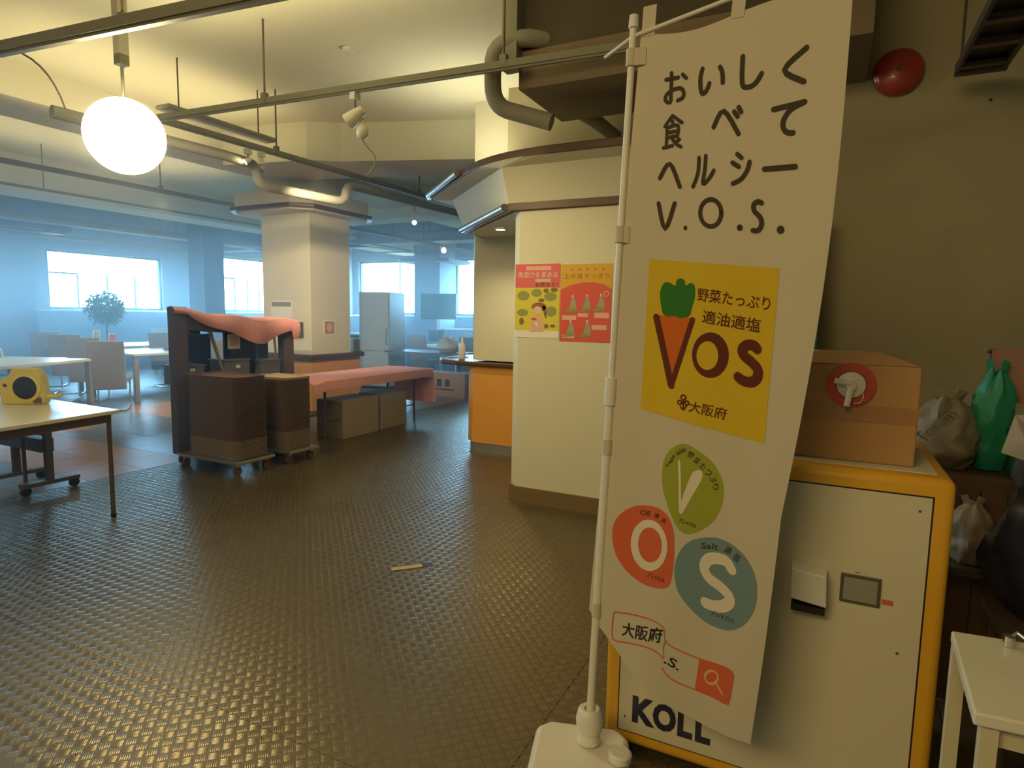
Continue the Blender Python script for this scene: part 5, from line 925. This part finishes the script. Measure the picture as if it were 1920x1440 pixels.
for x, y, a, lb in far_t:
    for s in (-1, 1):
        for q in (-.6, .6):
            dx, dy = (s * .85, q) if a == 0 else (q, s * .85)
            chair(x + dx, y + dy, (R(90) if dx > 0 else R(-90)) if a == 0 else (R(180) if dy > 0 else 0), 'grey chair at the %s, %s side, %s seat' % (short[lb], ('right' if dx > 0 else 'left') if a == 0 else ('far' if dy > 0 else 'near'), ('farther' if dy > 0 else 'nearer') if a == 0 else ('right' if dx > 0 else 'left')), GF)
for (x, y, a) in ((-10.5, 7.2, -90), (-8.45, 7.3, 90)): chair(x, y, R(a), 'grey-beige chair on the %s side of the dining table with the tissue box' % ('window' if x < -9 else 'aisle, farther'), 'chairs beside the tissue box table')
# things on the tables
tb = thing('tissue_box', 'white tissue box with tissue sticking up on the nearest dining table', 'tissue box', (-9.45, 6.55, .72), .3)
MB().box(-.12, .12, -.06, .06, 0, .06).build('box', 'tile_grey', tb, bevel=.004); MB().add([(-.07, -.02, .06), (.07, -.02, .06), (.06, .02, .06), (-.06, .03, .06), (.0, 0, .15), (-.04, .01, .12)], [(0, 1, 4), (1, 2, 4), (2, 3, 4), (3, 5, 4), (3, 0, 5), (0, 4, 5)]).build('tissue', 'paper', tb)
cps = [(-9.35, 6.95, 'tall cream napkin holder next to the tissue box'), (-9.25, 7.25, 'cream cup stack on the dining table, seen left of the rack trolley'), (-9.2, 7.6, 'cream cup stack on the dining table, farthest toward the rack trolley'), (-11.15, 6.35, 'tall cream roll standing behind the second high-backed chair'), (-11.3, 6.7, 'short reddish box standing behind the second high-backed chair')]
for k, (x, y, lb) in enumerate(cps):
    h = (.22, .14, .15, .27, .2)[k]; t = thing('table_container', lb, 'container', (x, y, .72)); MB().lathe([(.05, 0), (.055, .01), (.055, h - .02), (.045, h)], n=16).build('body', 'p_red' if k == 4 else 'tray_cream', t, smooth=True); MB().lathe([(.046, h), (.04, h + .012)], n=16).build('lid', 'paper', t)
pb_ = thing('panel_stand', 'small black and white sign standing on the left-edge dining table', 'sign', (-8.35, 3.2, .72), .4); MB().box(-.15, .15, -.01, .01, 0, .16).build('panel', 'tray', pb_); MB().box(-.12, .12, -.05, .05, 0, .01).build('base', 'black', pb_)
# topiary against the window
pl = thing('potted_shrub', 'round leafy shrub in a planter silhouetted against the left window', 'plant', (-12.95, 7.58, 0))
MB().lathe([(.16, 0), (.20, .35), (.22, .36), (.20, .38), (.18, .34)], n=20).build('planter', 'pot', pl, smooth=True); MB().cyl((0, 0, .3), (0, 0, 1.1), .02, n=8).build('trunk', 'brown_wood', pl)
mb = MB(); rl = random.Random(5)
for k in range(1500):
    a = rl.uniform(0, 2 * PI); c = rl.uniform(-1, 1); r_ = .33 * rl.uniform(.55, 1.08); s_ = math.sqrt(1 - c * c); p = Vector((r_ * s_ * math.cos(a), r_ * s_ * math.sin(a), 1.36 + r_ * c * .95))
    d = Vector((rl.uniform(-1, 1), rl.uniform(-1, 1), rl.uniform(-.6, 1))).normalized(); e = d.orthogonal().normalized() * .018; mb.add([p, p + d * .03 + e, p + d * .075, p + d * .03 - e], [(0, 1, 2, 3)])
o = mb.build('foliage', 'leafgreen', pl); o['kind'] = 'stuff'
# low partitions under the windows and odd furniture
for (x0, x1, y0, y1, h, lb) in ((-14.7, -14.62, 7.2, 11.8, 1.30, 'pale blue partition below the left window'), (-12.2, -9.95, 13.3, 13.36, 1.28, 'pale blue partition below the far window, left of the far column'), (-8.9, -6.6, 13.0, 13.06, 1.0, 'pale blue partition below the rightmost far window')):
    p = thing('low_partition', lb, 'partition', ((x0 + x1) / 2, (y0 + y1) / 2, 0)); MB().box(x0, x1, y0, y1, .08, h).build('panel', 'blue_bin', p, True); MB().box(x0 - .02, x1 + .02, y0 - .02, y1 + .02, h, h + .03).build('top_rail', 'steel', p, True); MB().box(x0, x1, y0 - .03, y1 + .03, 0, .08).build('base_rail', 'track', p, True)
mn = thing('monitor', 'dark screen facing the hall before the rightmost far window', 'monitor', (-8.2, 12.4, 1.0), R(10)); MB().box(-.45, .45, -.03, .03, .25, .85).build('screen_panel', 'dark_green', mn, bevel=.01); MB().cyl((0, 0, 0), (0, 0, .26), .03).build('stand_post', 'steel', mn); MB().box(-.2, .2, -.12, .12, -.28, 0).build('stand_base', 'black', mn)
mt = thing('monitor_cabinet', 'grey cabinet carrying the dark screen', 'cabinet', (-8.2, 12.4, 0), R(10)); MB().box(-.5, .5, -.25, .25, 0, .70).build('body', 'blue_bin', mt, bevel=.01); MB().box(-.48, -.01, -.262, -.25, .04, .66).build('door', 'blue_bin', mt); MB().box(.01, .48, -.262, -.25, .04, .66).build('door', 'blue_bin', mt)
tr_ = thing('side_table', 'dark table with a bag and box on it, right of the tall white cabinet', 'table', (-6.2, 9.15, 0)); MB().box(-.75, .75, -.35, .35, .69, .72).build('tabletop', 'grey_box', tr_)
for x in (-.7, .7):
    for y in (-.3, .3): MB().cyl((x, y, 0), (x, y, .69), .015, n=8).build('leg', 'steel', tr_)
carton('brown cardboard box with dark markings on the floor left of the orange counter', -6.15, -5.25, 9.62 - .9, 9.25 - .2, .40, 'card')
bb = [o for o in COL.objects if o.name.startswith('cardboard_box') and o.parent is None][-1]; yb = 8.718
for k in range(3): MB().box(-5.95 + .16 * k, -5.86 + .16 * k, yb - .001, yb + .001, .18, .30).build('printed_mark', 'black', bb, True)
MB().box(-5.95, -5.45, yb - .001, yb + .001, .12, .14).build('printed_mark', 'black', bb, True)
bg_ = bag('pale_sack', 'pale rounded sack on the dark table left of the counter ledge', 'sack', -5.85, 9.15, .72, .22, .16, .24, 'chair_pale', 4)
pr_ = thing('desk_unit', 'pale blue box cabinet in the distance right of the tall white cabinet', 'cabinet', (-8.3, 9.6, 0)); MB().box(-.55, .55, -.3, .3, 0, .95).build('body', 'blue_bin', pr_, bevel=.01); MB().box(-.5, .5, -.312, -.3, .1, .9).build('front_panel', 'white', pr_); MB().box(-.58, .58, -.33, .33, .95, .98).build('top', 'white', pr_)
rs = random.Random(9)
# ------------------------------------------------------------------ added scatter volume standing in for lens bloom around the windows
def haze():
    m = bpy.data.materials.new('bloom_scatter'); m.use_nodes = True; nt = m.node_tree; nt.nodes.clear(); o = nt.nodes.new('ShaderNodeOutputMaterial'); v = nt.nodes.new('ShaderNodeVolumeScatter')
    v.inputs['Density'].default_value = .035; v.inputs['Anisotropy'].default_value = .6; nt.links.new(v.outputs[0], o.inputs['Volume']); M['haze'] = m
    o = MB().prism([(-14.99, -2.9), (-3.0, -2.9), (-3.6, 3.5), (-3.6, 13.99), (-14.99, 13.99)], .02, 3.38).build('haze', 'haze'); setp(o, 'faint bluish light haze in the window side of the hall', 'haze', None, 'stuff')
haze()
